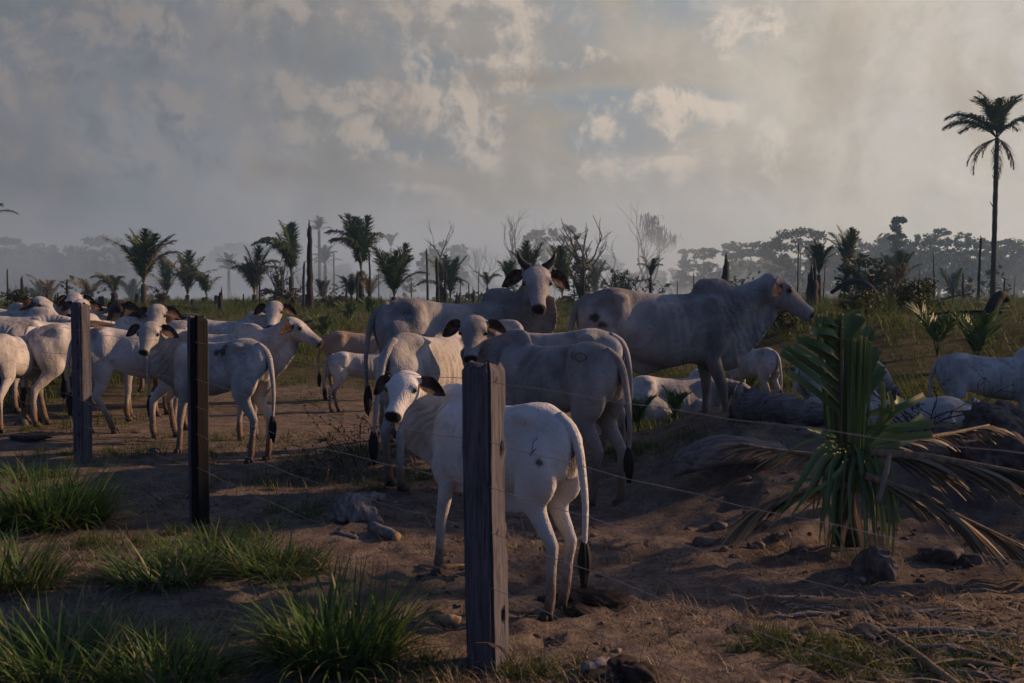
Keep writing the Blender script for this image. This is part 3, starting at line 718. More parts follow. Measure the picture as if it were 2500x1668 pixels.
# ---------------------------------------------------------------- fence: squared timber posts and smooth wire
def post_mat(name, charred):
    m, nt, b = new_mat(name, 0.88, 0.15)
    v = coord(nt); g = noise_t(nt, stretch(nt, v, 26, 26, 1.5), 2.0, 7.0, 0.65, 2.0, 0.8); n = noise_t(nt, v, 5.0, 4.0); kn = attr(nt, 'knot'); ch = attr(nt, 'char')
    col = mixc(nt, (g.step(0.30, 0.70)*0.7+n*0.35).clamp(), (0.036, 0.034, 0.042), (0.140, 0.132, 0.150))
    col = mixc(nt, noise_t(nt, stretch(nt, v, 60, 60, 1.0), 2.0, 3.0).step(0.60, 0.68)*0.8, col, (0.012, 0.011, 0.012))
    e = noise_t(nt, stretch(nt, v, 5, 5, 2.5), 2.0, 5.0)
    col = mixc(nt, (ch + (e-0.5)*0.7).step(0.44, 0.56)*charred, col, mixc(nt, g, (0.004, 0.004, 0.004), (0.014, 0.013, 0.013)))
    col = mixc(nt, kn, col, (0.006, 0.005, 0.005))
    put(nt, b.inputs['Base Color'], col); bump(nt, b, g*0.8 + n*0.2, 0.9, 0.010)
    return m
M['post'] = post_mat('weathered_post_timber', 0.0); M['postchar'] = post_mat('half_burnt_post_timber', 1.0)
def post(px, d, h, w, dp, rz, lean, label, mat, knots, holes, char_face=False, sink=0.12):
    """squared timber, chamfered head, hollow knots pressed into the surface"""
    g = at(px, d); V = []; F = []; A = []; CH = []
    n = 28; per = []
    c = 0.014
    corner = [(w/2, dp/2), (-w/2, dp/2), (-w/2, -dp/2), (w/2, -dp/2)]
    for i in range(4):
        a, b_ = np.array(corner[i]), np.array(corner[(i+1) % 4])
        for t in np.linspace(0, 1, 13)[:-1]:
            p = a+(b_-a)*t
            k = min(t, 1-t)*np.linalg.norm(b_-a)
            p = p*(1 - max(0, (c-k))*2.2/ max(w, dp)*1.2); per.append((p, i, t))
    m = len(per); zz = list(np.linspace(-sink, h-0.03, 66)) + [h-0.015, h]
    for z in zz:
        top = max(0, (z-(h-0.03))/0.03); s = 1-0.20*top
        bow = 0.006*math.sin(z*2.1+px)
        for (p, i, t) in per:
            nrm = [(0, 1), (-1, 0), (0, -1), (1, 0)][i]
            wob = 0.003*float(vn(t*9+i*7, z*16))+0.006*float(vn(i*3.3+t*2, z*4)); kn = 0
            for (fi, kt, kz, kr, kd) in knots:
                if fi == i:
                    q = math.hypot((t-kt)*(w if i in (0, 2) else dp), (z-kz)*0.42)
                    if q < kr: kn = max(kn, 1-sst(q, kr*0.55, kr)); wob -= kd*(1-float(sst(q, kr*0.2, kr)))
            V.append((p[0]*s + nrm[0]*wob + bow + lean*z, p[1]*s + nrm[1]*wob, z + 0.012*top*math.sin(p[0]*60+p[1]*33))); A.append(float(kn))
            CH.append(1.0 if (char_face and (i == 3 or (i == 2 and t > 0.42))) else 0.0)
    K = len(zz)
    F = [(a*m+j, a*m+(j+1) % m, (a+1)*m+(j+1) % m, (a+1)*m+j) for a in range(K-1) for j in range(m)]
    F += [tuple((K-1)*m+j for j in range(m))]
    base = empty('fence_post', g, R(rz), label=label, cat='fence post', group='timber posts of the wire fence')
    mesh_obj('timber', V, F, M[mat], base, dict(knot=A, char=CH))
    return base
P_LINE0 = Vector((-0.11, 4.46, 0)); P_STEP = Vector((-2.20, 2.84, 0))
post(1190, 4.46, 1.385, 0.148, 0.165, -27, -0.012, 'thick grey split-grained fence post with dark knot holes in front of the pale calf', 'post',
     [(3, 0.38, 1.31, 0.010, 0.01), (3, 0.55, 1.19, 0.006, 0.01), (3, 0.97, 1.10, 0.036, 0.03), (3, 0.68, 1.00, 0.018, 0.02), (3, 0.98, 0.86, 0.05, 0.03), (3, 0.97, 0.74, 0.045, 0.03), (3, 0.97, 0.58, 0.026, 0.02), (3, 0.35, 0.63, 0.006, 0.01), (3, 0.45, 0.47, 0.007, 0.01), (3, 0.62, 0.24, 0.020, 0.025), (2, 0.9, 0.85, 0.008, 0.01)], None)
post(481, 7.30, 1.53, 0.115, 0.125, -38, 0.004, 'fence post with its whole right face burnt black', 'postchar', [(2, 0.7, 1.2, 0.02, 0.01)], None, True)
post(195, 9.84, 1.60, 0.150, 0.130, -28, 0.006, 'slim purple-grey fence post in front of the dark brown cow', 'post',
     [(2, 0.68, z, 0.012, 0.012) for z in (1.38, 1.22, 0.98, 0.72, 0.50, 0.30)], None)
M['wire'] = flat_mat('dull_wire', (0.15, 0.14, 0.142), 0.5, 0.4)
for i, (hh, lab) in enumerate(((1.32, 'topmost fence wire running past the three posts'), (1.05, 'second fence wire from the top'), (0.845, 'middle fence wire of the five strands'), (0.645, 'second fence wire from the ground'), (0.40, 'lowest fence wire just above the ground'))):
    pts = []
    for q in np.linspace(-0.98, 3.4, 90):
        p = P_LINE0 + P_STEP*float(q); fr = q - math.floor(q)
        zb = float(np.interp(q, [-1, 0, 1, 2, 3.4], [0.0, 0.0, 0.04, 0.05, 0.1]))
        pts.append((p.x, p.y - 0.085*0.8, hh + zb + 0.04*i*0.0 - 0.05*math.sin(math.pi*fr)*(1 if i % 2 else 0.7) + 0.004*math.sin(q*37+i)))
    w = MB().tube(pts, [0.0015]*len(pts), 5).build('fence_wire', M['wire'])
    tag(w, lab, 'wire', 'strands of the wire fence')

# ---------------------------------------------------------------- grass tussocks in front
def tussock(label, px, d, n, L, spread, W=0.010, lean=0.15, mat='tuft', dry=0.0, sub=1):
    n = int(n*0.6); W *= 1.45
    g = at(px, d); root = empty('grass_tussock', g, 0, label=label, cat='grass tuft', group='grass tussocks along the fence')
    a = rng.random(n)*6.283; q = np.sqrt(rng.random(n))*spread*0.5
    x, y = q*np.cos(a)*1.2, q*np.sin(a)*0.8
    P = np.stack([x, y, terrain(g.x+x, g.y+y)-g.z-0.01], 1)
    az = a + rng.normal(0, 0.7, n)
    out = rng.random(n)
    Lw = L*(0.45+0.65*rng.random(n))*(1-0.2*out)
    V, F, r = blades(P, az, lean+out*0.85, 0.25+rng.random(n)*1.1, Lw, W*(0.6+0.7*rng.random(n)), 7, np.clip(rng.random(n)*(0.93+dry*0.2)+dry*0.2, 0, 0.99))
    zmin = terrain(g.x+V[:, 0], g.y+V[:, 1]) - g.z
    V[:, 2] = np.maximum(V[:, 2], zmin+0.004)
    mesh_obj('blades', V, F, M[mat], root, dict(r=r))
    m = n//6; a = rng.random(m)*6.283; q = np.sqrt(rng.random(m))*spread*0.6; x, y = q*np.cos(a)*1.2, q*np.sin(a)
    V, F, r = blades(np.stack([x, y, terrain(g.x+x, g.y+y)-g.z-0.01], 1), rng.random(m)*6.283, 0.5+rng.random(m)*0.9, 0.4+rng.random(m), L*0.45*(0.5+rng.random(m)), np.full(m, W*0.8), 4, rng.random(m))
    mesh_obj('dry_blades', V, F, M['straw'], root, dict(r=r))
    return root
tussock('big dense green grass tussock beside the slim purple-grey post', 120, 7.25, 1500, 0.66, 0.60, 0.011, .2)
tussock('yellowish grass tussock at the left edge below the big one', 20, 5.75, 800, 0.46, 0.40, 0.010, 0.3, dry=0.25)
tussock('low spreading grass tussock between the burnt post and the bottom edge', 380, 5.85, 800, 0.42, 0.48, 0.009, 0.45, dry=0.2)
tussock('grass tussock just below the foot of the burnt post', 520, 6.35, 650, 0.34, 0.55, 0.009, 0.45, dry=0.2)
tussock('flat grass tussock in the lit strip right of the burnt post foot', 670, 6.05, 650, 0.34, 0.45, 0.009, 0.45, dry=0.15)
tussock('tall bright green grass tussock left of the thick knotted post', 815, 4.55, 900, 0.55, 0.46, 0.012, 0.18)
tussock('broad grass tussock filling the bottom left corner', 130, 4.45, 1100, 0.38, 0.70, 0.011, 0.2, dry=0.1)
tussock('grass tussock at the bottom edge right of the corner one', 380, 4.30, 700, 0.34, 0.46, 0.010, 0.2, dry=0.1)
tussock('dark grass tussock in front of the far left cows', 40, 9.2, 700, 0.28, 0.70, 0.008, 0.4)
def g2(px, py_d): return at(px, py_d)
def spot(px, d, rx, ry, n): p = at(px, d); return (p.x, p.y, rx, ry, n)
low_patch('short_grass', 'short sparse green growth on the bare earth', [spot(520, 6.9, 0.4, 0.35, 800), spot(700, 6.3, 0.3, 0.3, 500), spot(1950, 4.75, 0.30, 0.2, 700), spot(2150, 4.5, 0.35, 0.25, 700), spot(2400, 4.6, 0.3, 0.25, 400),
    spot(700, 9.0, 0.7, 0.5, 900), spot(760, 7.6, 0.35, 0.35, 500), spot(1300, 8.3, 0.5, 0.4, 600), spot(330, 10.5, 1.2, 0.6, 1200), spot(60, 12.5, 1.2, 0.7, 900), spot(560, 11.5, 1.2, 0.7, 1100), spot(1600, 9.6, 0.4, 0.4, 900), spot(1530, 10.0, 0.3, 0.3, 500),
    spot(100, 8.3, 0.7, 0.5, 900), spot(850, 10.2, 0.6, 0.5, 900), spot(950, 9.0, 0.4, 0.4, 600), spot(240, 6.6, 0.5, 0.3, 600), spot(1000, 4.35, 0.4, 0.2, 500), spot(1320, 4.4, 0.25, 0.15, 350)], 0.11, 0.006)
low_patch('dry_stubble', 'dry straw coloured stubble and litter on the earth', [spot(px, d, 0.6, 0.4, 420) for px, d in ((150, 6.2), (350, 8.0), (250, 5.2), (600, 5.2), (900, 4.6), (1050, 4.2), (1300, 4.3), (1500, 4.3), (780, 8.6), (900, 9.4), (830, 10.0), (1650, 5.3), (2000, 5.1), (2250, 4.7), (2430, 4.9), (2300, 5.4), (1850, 6.2), (480, 8.8), (1150, 6.8), (1400, 6.4), (700, 11.5), (1000, 7.5), (1700, 9.0), (1850, 9.6))], 0.09, 0.005, 'straw')

def litter():
    n = 7000
    y = 3.6 + rng.random(n)**1.3*8; x = (rng.random(n)*2-1)*(0.55*y)
    keep = fbm(x*1.1, y*1.1, 3) > -0.06+0.05*rng.random(n); x, y = x[keep], y[keep]; n = len(x)
    P = np.stack([x, y, terrain(x, y)+0.006], 1)
    V, F, r = blades(P, rng.random(n)*6.283, 1.35+rng.random(n)*0.2, rng.random(n)*0.35, 0.03+0.13*rng.random(n)**2, 0.003+0.007*rng.random(n)**2, 3, rng.random(n))
    V[:, 2] = np.maximum(V[:, 2], terrain(V[:, 0], V[:, 1])+0.003)
    tag(mesh_obj('straw_litter', V, F, M['straw'], None, dict(r=r)), 'scattered bits of straw and dry leaf on the ground', 'litter', kind='stuff')
litter()
def crumbs():
    n = 9000; M['soil'] = leaf_mat('soil_crumb', (0.050, 0.034, 0.026), (0.185, 0.135, 0.105), (0.24, 0.19, 0.15), 0.0, 0.95, 0.1)
    y = 3.4 + rng.random(n)**1.4*8.5; x = (rng.random(n)*2-1)*(0.56*y)
    keep = fbm(x*0.9+7, y*0.9, 3) > -0.03+0.08*rng.random(n); x, y = x[keep], y[keep]; n = len(x)
    g = (1+5**.5)/2; B = np.array([(-1, g, 0), (1, g, 0), (-1, -g, 0), (1, -g, 0), (0, -1, g), (0, 1, g), (0, -1, -g), (0, 1, -g), (g, 0, -1), (g, 0, 1), (-g, 0, -1), (-g, 0, 1)])/1.9
    T = np.array([(0, 11, 5), (0, 5, 1), (0, 1, 7), (0, 7, 10), (0, 10, 11), (1, 5, 9), (5, 11, 4), (11, 10, 2), (10, 7, 6), (7, 1, 8), (3, 9, 4), (3, 4, 2), (3, 2, 6), (3, 6, 8), (3, 8, 9), (4, 9, 5), (2, 4, 11), (6, 2, 10), (8, 6, 7), (9, 8, 1)])
    s = 0.004 + 0.022*rng.random(n)**4; sc3 = s[:, None]*(0.7+0.7*rng.random((n, 3)))*np.array([1, 1, .6])
    V = B[None]*sc3[:, None, :]*(0.75+0.5*rng.random((n, 12, 1))) + np.stack([x, y, terrain(x, y)+s*0.25], 1)[:, None, :]
    F = (np.arange(n)*12)[:, None, None] + T[None]
    tag(mesh_obj('soil_crumbs', V.reshape(-1, 3), F.reshape(-1, 3), M['soil'], None, dict(r=np.repeat(rng.random(n), 12))), 'loose crumbs of soil scattered over the trampled earth', 'soil', kind='stuff')
crumbs()
def leaf_heap():
    n = 900; px = 1830 + 720*rng.random(n)**0.8; d = 4.15 + 1.35*rng.random(n); x = (px-1250)/F_PX*d; y = d
    keep = rng.random(n) < 0.25 + np.clip(1.6*(0.5+fbm(x*2.2+3, y*2.2, 3)) - 0.5, 0, 1)*sst(px, 1850, 2250); x, y = x[keep], y[keep]; n = len(x)
    P = np.stack([x, y, terrain(x, y)+0.008+0.03*rng.random(n)], 1)
    V, F, r = blades(P, rng.normal(0.0, 0.9, n) + 3.14*(rng.random(n) > .5), 1.15+rng.random(n)*0.4, 0.2+rng.random(n)*0.7, 0.06+0.22*rng.random(n)**2, 0.008+0.018*rng.random(n)**2, 4, rng.random(n))
    V[:, 2] = np.maximum(V[:, 2], terrain(V[:, 0], V[:, 1])+0.004)
    tag(mesh_obj('dry_leaf_litter', V, F, M['straw'], None, dict(r=r)), 'heap of dry straw coloured leaf strips in the bottom right corner', 'litter', kind='stuff')
leaf_heap()

# ---------------------------------------------------------------- rocks, clods, dung, wood
M['rock'] = flat_mat('pale_clay_rock', (0.055, 0.046, 0.043), 0.95, 0.1, (0.15, 0.128, 0.118), 14)
M['clod'] = flat_mat('dark_earth_clod', (0.050, 0.040, 0.036), 0.95, 0.1, (0.130, 0.102, 0.090), 16)
M['dung'] = flat_mat('dung', (0.013, 0.010, 0.009), 0.9, 0.2, (0.045, 0.033, 0.026), 25)
def lump(name, label, px, d, r, mat, cat, group, seed=0, sub=4, rough=0.35, sink=0.25, rz=0.0):
    import bmesh
    g = at(px, d); bm = bmesh.new(); bmesh.ops.create_icosphere(bm, subdivisions=sub, radius=1.0)
    for v in bm.verts:
        p = v.co; f = 1 + rough*(2*float(fbm(p.x*1.3+seed*7.1+p.z*0.9, p.y*1.3+seed*3.3-p.z*0.7, 4))) + 0.12*float(fbm(p.x*6+seed, p.y*6+p.z*5, 3))
        v.co = Vector((p.x*r[0]*f, p.y*r[1]*f, p.z*r[2]*f))
    me = bpy.data.meshes.new(name); bm.to_mesh(me); bm.free()
    o = wrap(name, me, M[mat], None, None, True)
    o.location = (g.x, g.y, g.z + r[2]*(1-2*sink)*0.6); o.rotation_euler = (0, 0, rz)
    return tag(o, label, cat, group)
G_R = 'clay rocks on the earth bank'
lump('rock', 'largest jagged clay rock below the cut palm plant', 2165, 5.95, (0.115, 0.12, 0.16), 'rock', 'rock', G_R, 1, rough=0.8, sink=.45)
lump('rock', 'rounded clay rock right of the jagged one under the dry frond', 2300, 6.25, (0.15, 0.11, 0.10), 'rock', 'rock', G_R, 2, rough=0.8, sink=.5)
lump('rock', 'small clay rock at the lower right of the rounded one', 2375, 6.15, (0.09, 0.08, 0.07), 'rock', 'rock', G_R, 3, rough=0.8, sink=.5)
for i, (px, d, s) in enumerate(sorted(((1720, 6.6, .07), (1760, 6.85, .06), (1850, 6.5, .055), (1870, 6.75, .07), (1835, 6.95, .05), (1800, 6.3, .04), (1910, 6.6, .05), (1960, 6.35, .045), (1690, 6.85, .05), (1775, 6.45, .035)))):
    lump('clay_clod', 'small pale clay clod on the bank, %s from the left' % 'first second third fourth fifth sixth seventh eighth ninth tenth'.split()[i], px, d, (s, s*0.8, s*0.55), 'rock', 'clod', 'small clods on the bank', 10+i, 3, 0.5)
lump('earth_mound', 'upper dark rough earth mound at the right edge', 2480, 8.6, (0.50, 0.42, 0.32), 'clod', 'mound', 'dark earth mounds at the right edge', 31, 5, 0.75, 0.4)
lump('earth_mound', 'lower dark rough earth mound at the right edge', 2470, 7.5, (0.46, 0.40, 0.26), 'clod', 'mound', 'dark earth mounds at the right edge', 32, 5, 0.75, 0.4)
lump('clay_clod', 'grey clod in the dry debris below the mound', 2125, 4.95, (0.085, 0.06, 0.045), 'rock', 'clod', 'loose clods', 33, 3, 0.5)
lump('stone', 'small pale stone by the feet of the leftmost cow', 50, 13.0, (0.10, 0.08, 0.07), 'rock', 'stone', None, 34, 3, 0.4)
lump('stone', 'small pale stone below the hind hoof of the stepping white cow', 372, 10.6, (0.07, 0.06, 0.045), 'rock', 'stone', None, 35, 3, 0.4)
for i, (px, d, r) in enumerate(((1385, 5.45, (0.12, 0.09, 0.05)), (1450, 5.40, (0.17, 0.12, 0.06)), (1535, 4.32, (0.15, 0.12, 0.07)), (60, 11.6, (0.25, 0.15, 0.04)), (1420, 5.25, (0.08, 0.06, 0.035)))):
    lump('cow_dung', ('dark dung pile right by the hind hooves of the front calf', 'widest dark dung pile behind the front calf', 'dark dung pile at the bottom edge', 'flat dung pile below the leftmost cow', 'smallest dung pile between the two behind the front calf')[i], px, d, r, 'dung', 'dung', 'dung piles on the earth', 40+i, 5, 0.9, 0.3)
M['sawn'] = flat_mat('sawn_wood', (0.24, 0.16, 0.10), 0.9, 0.1, (0.40, 0.29, 0.19), 20)
M['greywood'] = wood_mat('bleached_wood', (0.07, 0.06, 0.058), (0.27, 0.245, 0.235), 0.9, 22, 2.0, 1.0)
def log(name, label, pts, rad, mat, cat, group=None, n=14, flat=1.0, jit=0.10, sawn=None):
    """fallen log: first point is its base"""
    P0 = Vector(pts[0]); root = empty(name, P0, 0, label=label, cat=cat, group=group)
    P = [Vector(p)-P0 for p in pts]; Q, Rr = [], []
    for i in range(len(P)-1):
        for t in (0, .2, .4, .6, .8): Q.append(P[i].lerp(P[i+1], t) + Vector([random.uniform(-1, 1)*rad[i]*0.10 for _ in range(3)])); Rr.append(rad[i]+(rad[i+1]-rad[i])*t)
    Q.append(P[-1]); Rr.append(rad[-1])
    MB().tube(Q, Rr, n, jit, flat).build('wood', M[mat], root)
    if sawn is not None:
        T = (Q[-1]-Q[-2]).normalized(); MB().tube([Q[-1]+T*0.002, Q[-1]+T*0.008], [Rr[-1]*0.97, Rr[-1]*0.94], n, 0, flat).build('cut_face', M['sawn'], root)
    return root
def gp(px, d, dz=0.0): p = at(px, d); return (p.x, p.y, p.z+dz)
log('fallen_log', 'weathered grey log lying on the bank behind the walking cow forelegs', [gp(1795, 9.9, .13), gp(1850, 9.75, .13), gp(1930, 9.6, .12), gp(1990, 9.5, .10), gp(2040, 9.5, .06)], [.13, .17, .14, .11, .05], 'logwood', 'log', 'fallen logs on the bank', jit=.22)
log('broken_knot', 'short broken knot standing up at the end of the grey log', [gp(1800, 9.85, .10), gp(1806, 9.82, .26), gp(1812, 9.85, .38)], [.07, .05, .012], 'deadwood', 'log')
def slab_log():
    """curved split trunk shell on the bank"""
    g = at(1790, 7.75); root = empty('split_log', g, 0, label='curved hollow piece of split grey trunk lying on the bank', cat='log', group='fallen logs on the bank')
    V = []; F = []; nu, nv = 26, 9
    for i in range(nu):
        u = i/(nu-1); x = (u-0.5)*0.95; zc = 0.05+0.20*u+0.05*math.sin(u*5); y = -0.10*math.sin(u*3.1)+0.15*u
        w = 0.06+0.15*math.sin(math.pi*min(1, 0.15+u*0.9))**0.8
        for s in (0, 1):
            for j in range(nv):
                a = -1.9+2.6*j/(nv-1); rr = w*(1-0.12*s)*(1+0.12*float(vn(u*8+j*.6, s*3.0+j*.5)))
                V.append((x, y+rr*math.sin(a), zc+rr*math.cos(a)*0.75))
    for i in range(nu-1):
        for j in range(nv-1):
            a = i*2*nv+j; b = a+2*nv; F.append((a, a+1, b+1, b)); a += nv; b += nv; F.append((a, b, b+1, a+1))
        for j in (0, nv-1):
            a = i*2*nv+j; F.append((a, a+2*nv, a+3*nv, a+nv))
    for i in (0, nu-1):
        for j in range(nv-1): a = i*2*nv+j; F.append((a, a+nv, a+nv+1, a+1))
    mesh_obj('wood', V, F, M['logwood'], root, None, True)
slab_log()
def skull_wood():
    g = at(862, 7.35); root = empty('driftwood_stump', g, 0, label='pale bleached root stump lying on the bare earth', cat='stump')
    mb = MB(); blob(mb, (0, 0, .11), (.13, .11, .11)); blob(mb, (-.06, -.02, .09), (.10, .10, .09)); blob(mb, (.08, -.05, .07), (.10, .07, .07))
    limb(mb, [(.04, .05, .15), (.13, .08, .17), (.21, .09, .155)], [(.05, .05), (.035, .035), (.034, .034)]); limb(mb, [(.08, -.05, .06), (.16, -.10, .04), (.22, -.16, .03)], [(.06, .05), (.04, .04), (.02, .02)])
    limb(mb, [(-.08, -.07, .06), (-.09, -.11, .02)], [(.05, .05), (.03, .03)]); limb(mb, [(.0, -.09, .06), (.01, -.13, .015)], [(.04, .04), (.025, .025)])
    me = remeshed(mb, .011, 2); co = np.empty(len(me.vertices)*3, dtype=np.float32); me.vertices.foreach_get('co', co); c = co.reshape(-1, 3).astype(float)
    c *= (1+0.22*fbm(c[:, 0]*30+c[:, 2]*20, c[:, 1]*30-c[:, 2]*8, 3))[:, None]; me.vertices.foreach_set('co', c.astype(np.float32).ravel())
    wrap('wood', me, M['greywood'], root, None, True)
skull_wood()
log('cut_branch', 'short sawn branch length in front of the bleached root stump', [gp(905, 7.05, .035), gp(965, 6.72, .035)], [.040, .036], 'greywood', 'branch', sawn=True)
log('wood_sliver', 'thin dark sliver of wood left of the sawn branch', [gp(815, 6.95, .01), gp(868, 6.80, .012)], [.016, .008], 'greywood', 'branch')
log('wood_sliver', 'pale curved strip of bark left of the thick post', [gp(1020, 6.15, .02), gp(1080, 6.02, .035), gp(1132, 6.10, .03)], [.008, .018, .006], 'sawn', 'branch', flat=.3)
log('bark_chip', 'flat orange brown wood chip near the base of the thick post', [gp(1060, 5.05, .018), gp(1095, 5.03, .022), gp(1122, 5.05, .02)], [.028, .034, .02], 'sawn', 'wood chip', flat=.4)
log('broken_branch', 'pale broken branch end at the bottom edge beside the dung', [gp(1425, 4.35, .03), gp(1475, 4.38, .04), gp(1500, 4.40, .035)], [.03, .045, .03], 'greywood', 'branch')
M['rib'] = wood_mat('palm_rib', (0.10, 0.072, 0.048), (0.27, 0.20, 0.135), 0.7)
log('palm_rib', 'long bare palm rib lying diagonally in the bottom right corner', [gp(2165, 4.95, .03), gp(2250, 4.65, .03), gp(2330, 4.35, .025), gp(2400, 4.12, .02)], [.014, .020, .022, .024], 'rib', 'palm rib', jit=.03)
for i, (a, b_, r, lab) in enumerate((((2140, 4.98), (2500, 4.86), .016, 'grey stick lying across the debris at the right edge'), ((1905, 5.15), (2060, 5.18), .012, 'pale split stick in the middle of the dry debris'), ((2000, 5.05), (2150, 4.85), .010, 'thin stick crossing under the grey clod'),
                                  ((2060, 5.25), (2210, 5.05), .009, 'thin pale stick above the grey clod'), ((2280, 4.55), (2470, 4.5), .018, 'short thick dry stick in the bottom right corner'), ((2330, 4.45), (2500, 4.28), .013, 'bent dry stick near the corner of the frame'), ((1930, 5.3), (2090, 5.22), .008, 'thin dark twig at the upper left of the debris'), ((2210, 5.2), (2400, 5.28), .010, 'long thin twig along the foot of the bank'), ((2240, 4.75), (2420, 4.62), .014, 'dark stick between the palm rib and the grey stick'), ((2420, 4.7), (2520, 4.5), .012, 'short dark stick at the right edge of the debris'), ((2100, 4.7), (2190, 4.5), .007, 'thin twig left of the palm rib'), ((2020, 4.6), (2130, 4.66), .006, 'slender pale twig in the sparse grass'))):
    log('dry_stick', lab, [gp(a[0], a[1], .02), gp((a[0]+b_[0])/2, (a[1]+b_[1])/2+.02, .03), gp(b_[0], b_[1], .02)], [r, r*1.1, r*.7], 'greywood' if i != 4 else 'rib', 'stick', 'sticks in the dry debris')

# ---------------------------------------------------------------- twigs and thorny brush
def brush(name, label, px, d, h, spread, n, mat='twig', leaf=None, nl=0, cat='bush', seed=0, r0=0.006, group=None, depth=3):
    rs = random.Random(seed); g = at(px, d); root = empty(name, g, 0, label=label, cat=cat, group=group); lf = MB(); stems = []
    def grow(p, dr, L, r, lev):
        pts = [p]; q = Vector(p); dv = Vector(dr)
        for i in range(5):
            dv = (dv + Vector((rs.uniform(-.35, .35), rs.uniform(-.35, .35), rs.uniform(-.28, .25)))).normalized(); q = q + dv*L/5; pts.append(Vector(q))
        mb.tube(pts, [r*(1-.13*i) for i in range(6)], 4, cap=False)
        for i in range(nl):
            c = pts[rs.randint(1, 5)]; a = Vector((rs.uniform(-1, 1), rs.uniform(-1, 1), rs.uniform(-.6, .8))).normalized(); s = rs.uniform(.5, 1.2)*leaf
            lf.ribbon([c, c+a*s*.5, c+a*s], [s*.15, s*.5, s*.1], Vector((rs.uniform(-1, 1), rs.uniform(-1, 1), 1)), r=rs.random())
        if lev > 0:
            for _ in range(rs.randint(2, 3)):
                i = rs.randint(1, 5); grow(pts[i], dv + Vector((rs.uniform(-1, 1), rs.uniform(-1, 1), rs.uniform(-.6, .7))), L*rs.uniform(.45, .75), r*.6, lev-1)
    for i in range(n):
        mb = MB(); a = rs.uniform(0, 6.28); s = rs.uniform(0, .4)*spread
        grow(Vector((s*math.cos(a), s*math.sin(a), 0)), Vector((math.cos(a)*spread/h, math.sin(a)*spread/h, rs.uniform(.5, 1.1))), h*rs.uniform(.45, .8), r0, depth-1); stems.append(mb)
    for m_ in stems + [lf]:
        for i, v in enumerate(m_.V):
            z = H(g.x+v[0], g.y+v[1])-g.z+.003
            if v[2] < z: m_.V[i] = (v[0], v[1], z)
    for mb in stems: mb.build('stem', M[mat], root)
    if nl: lf.build('leaves', M['bushleaf' if leaf > 0.028 and mat != 'twig' else 'deadleaf'], root)
    return root
brush('thorn_branch', 'bare reddish thorny branches arching in front of the resting white cow', 2270, 8.9, .75, .9, 9, 'twig', .022, 6, 'branch', 5, .009)
brush('thorn_branch', 'low tangle of brown thorny twigs right of the cut palm', 2200, 8.5, .45, .8, 8, 'twig', .02, 5, 'branch', 6, .007)
brush('dry_bush', 'brown dry weed bush left of the horned cow legs', 865, 9.6, .78, .45, 10, 'twig', .03, 5, 'bush', 7, .006)
brush('dry_bush', 'low dry weed bush in front of the small calves', 800, 9.0, .42, .5, 10, 'twig', .024, 5, 'bush', 8, .005)
brush('dry_bush', 'dry weed stems below the profile head cow', 745, 9.7, .35, .4, 8, 'twig', .02, 4, 'bush', 9, .004)
brush('fallen_twig', 'dark bare twig lying against the burnt post', 425, 8.0, .42, .5, 3, 'twig', .02, 0, 'twig', 10, .009, depth=2)
brush('weed_stem', 'thin wilted weed right of the thick post', 1262, 4.5, .42, .12, 2, 'twig', .05, 2, 'weed', 11, .004, depth=1)

# ---------------------------------------------------------------- palm fronds (shared meshes, unit length)
def frond_mesh(t0, t1, mat, pairs=44, ll=0.27, lw=0.017, droop=0.5, stem=0.14, ragged=0.0, seed=0):
    rs = random.Random(seed); mb = MB(); seg = 14; pts = [Vector((0, 0, 0))]; th = []
    for i in range(seg):
        a = R(t0 + (t1-t0)*((i+.5)/seg)**1.5); th.append(a); pts.append(pts[-1] + Vector((math.sin(a), 0, math.cos(a)))/seg)
    mb.tube(pts, [0.011*(1-i/seg)**.8+0.0015 for i in range(seg+1)], 5, r=0.5)
    for i in range(pairs):
        s = stem + (1-stem)*(i+.5)/pairs; f = s*seg; j = min(int(f), seg-1); p = pts[j].lerp(pts[j+1], f-j); a = th[j]
        T = Vector((math.sin(a), 0, math.cos(a))); N = Vector((-math.cos(a), 0, math.sin(a)))
        u = (s-stem)/(1-stem); L = ll*(math.sin(math.pi*(0.16+0.80*u))**0.7)*rs.uniform(.82, 1.1)
        for sd in (-1, 1):
            if rs.random() < ragged: continue
            ang = R(42-16*u + rs.uniform(-9, 9)); lift = rs.uniform(.05, .55)
            dv = (Vector((0, sd*math.sin(ang), 0)) + T*math.cos(ang) + N*lift*0.6).normalized()
            p1 = p + dv*L*.5; p2 = p1 + (dv + Vector((0, 0, -droop*rs.uniform(.5, 1.3)))).normalized()*L*.5
            mb.ribbon([p, p.lerp(p1, .5), p1, p2], [lw*.5, lw, lw*.9, lw*.12], N*0.8+Vector((0, sd*.6, .3)), r=rs.random()*0.83 if rs.random() > .06 else .95)
    return mb.mesh('frond', M[mat], False)
FR = {}
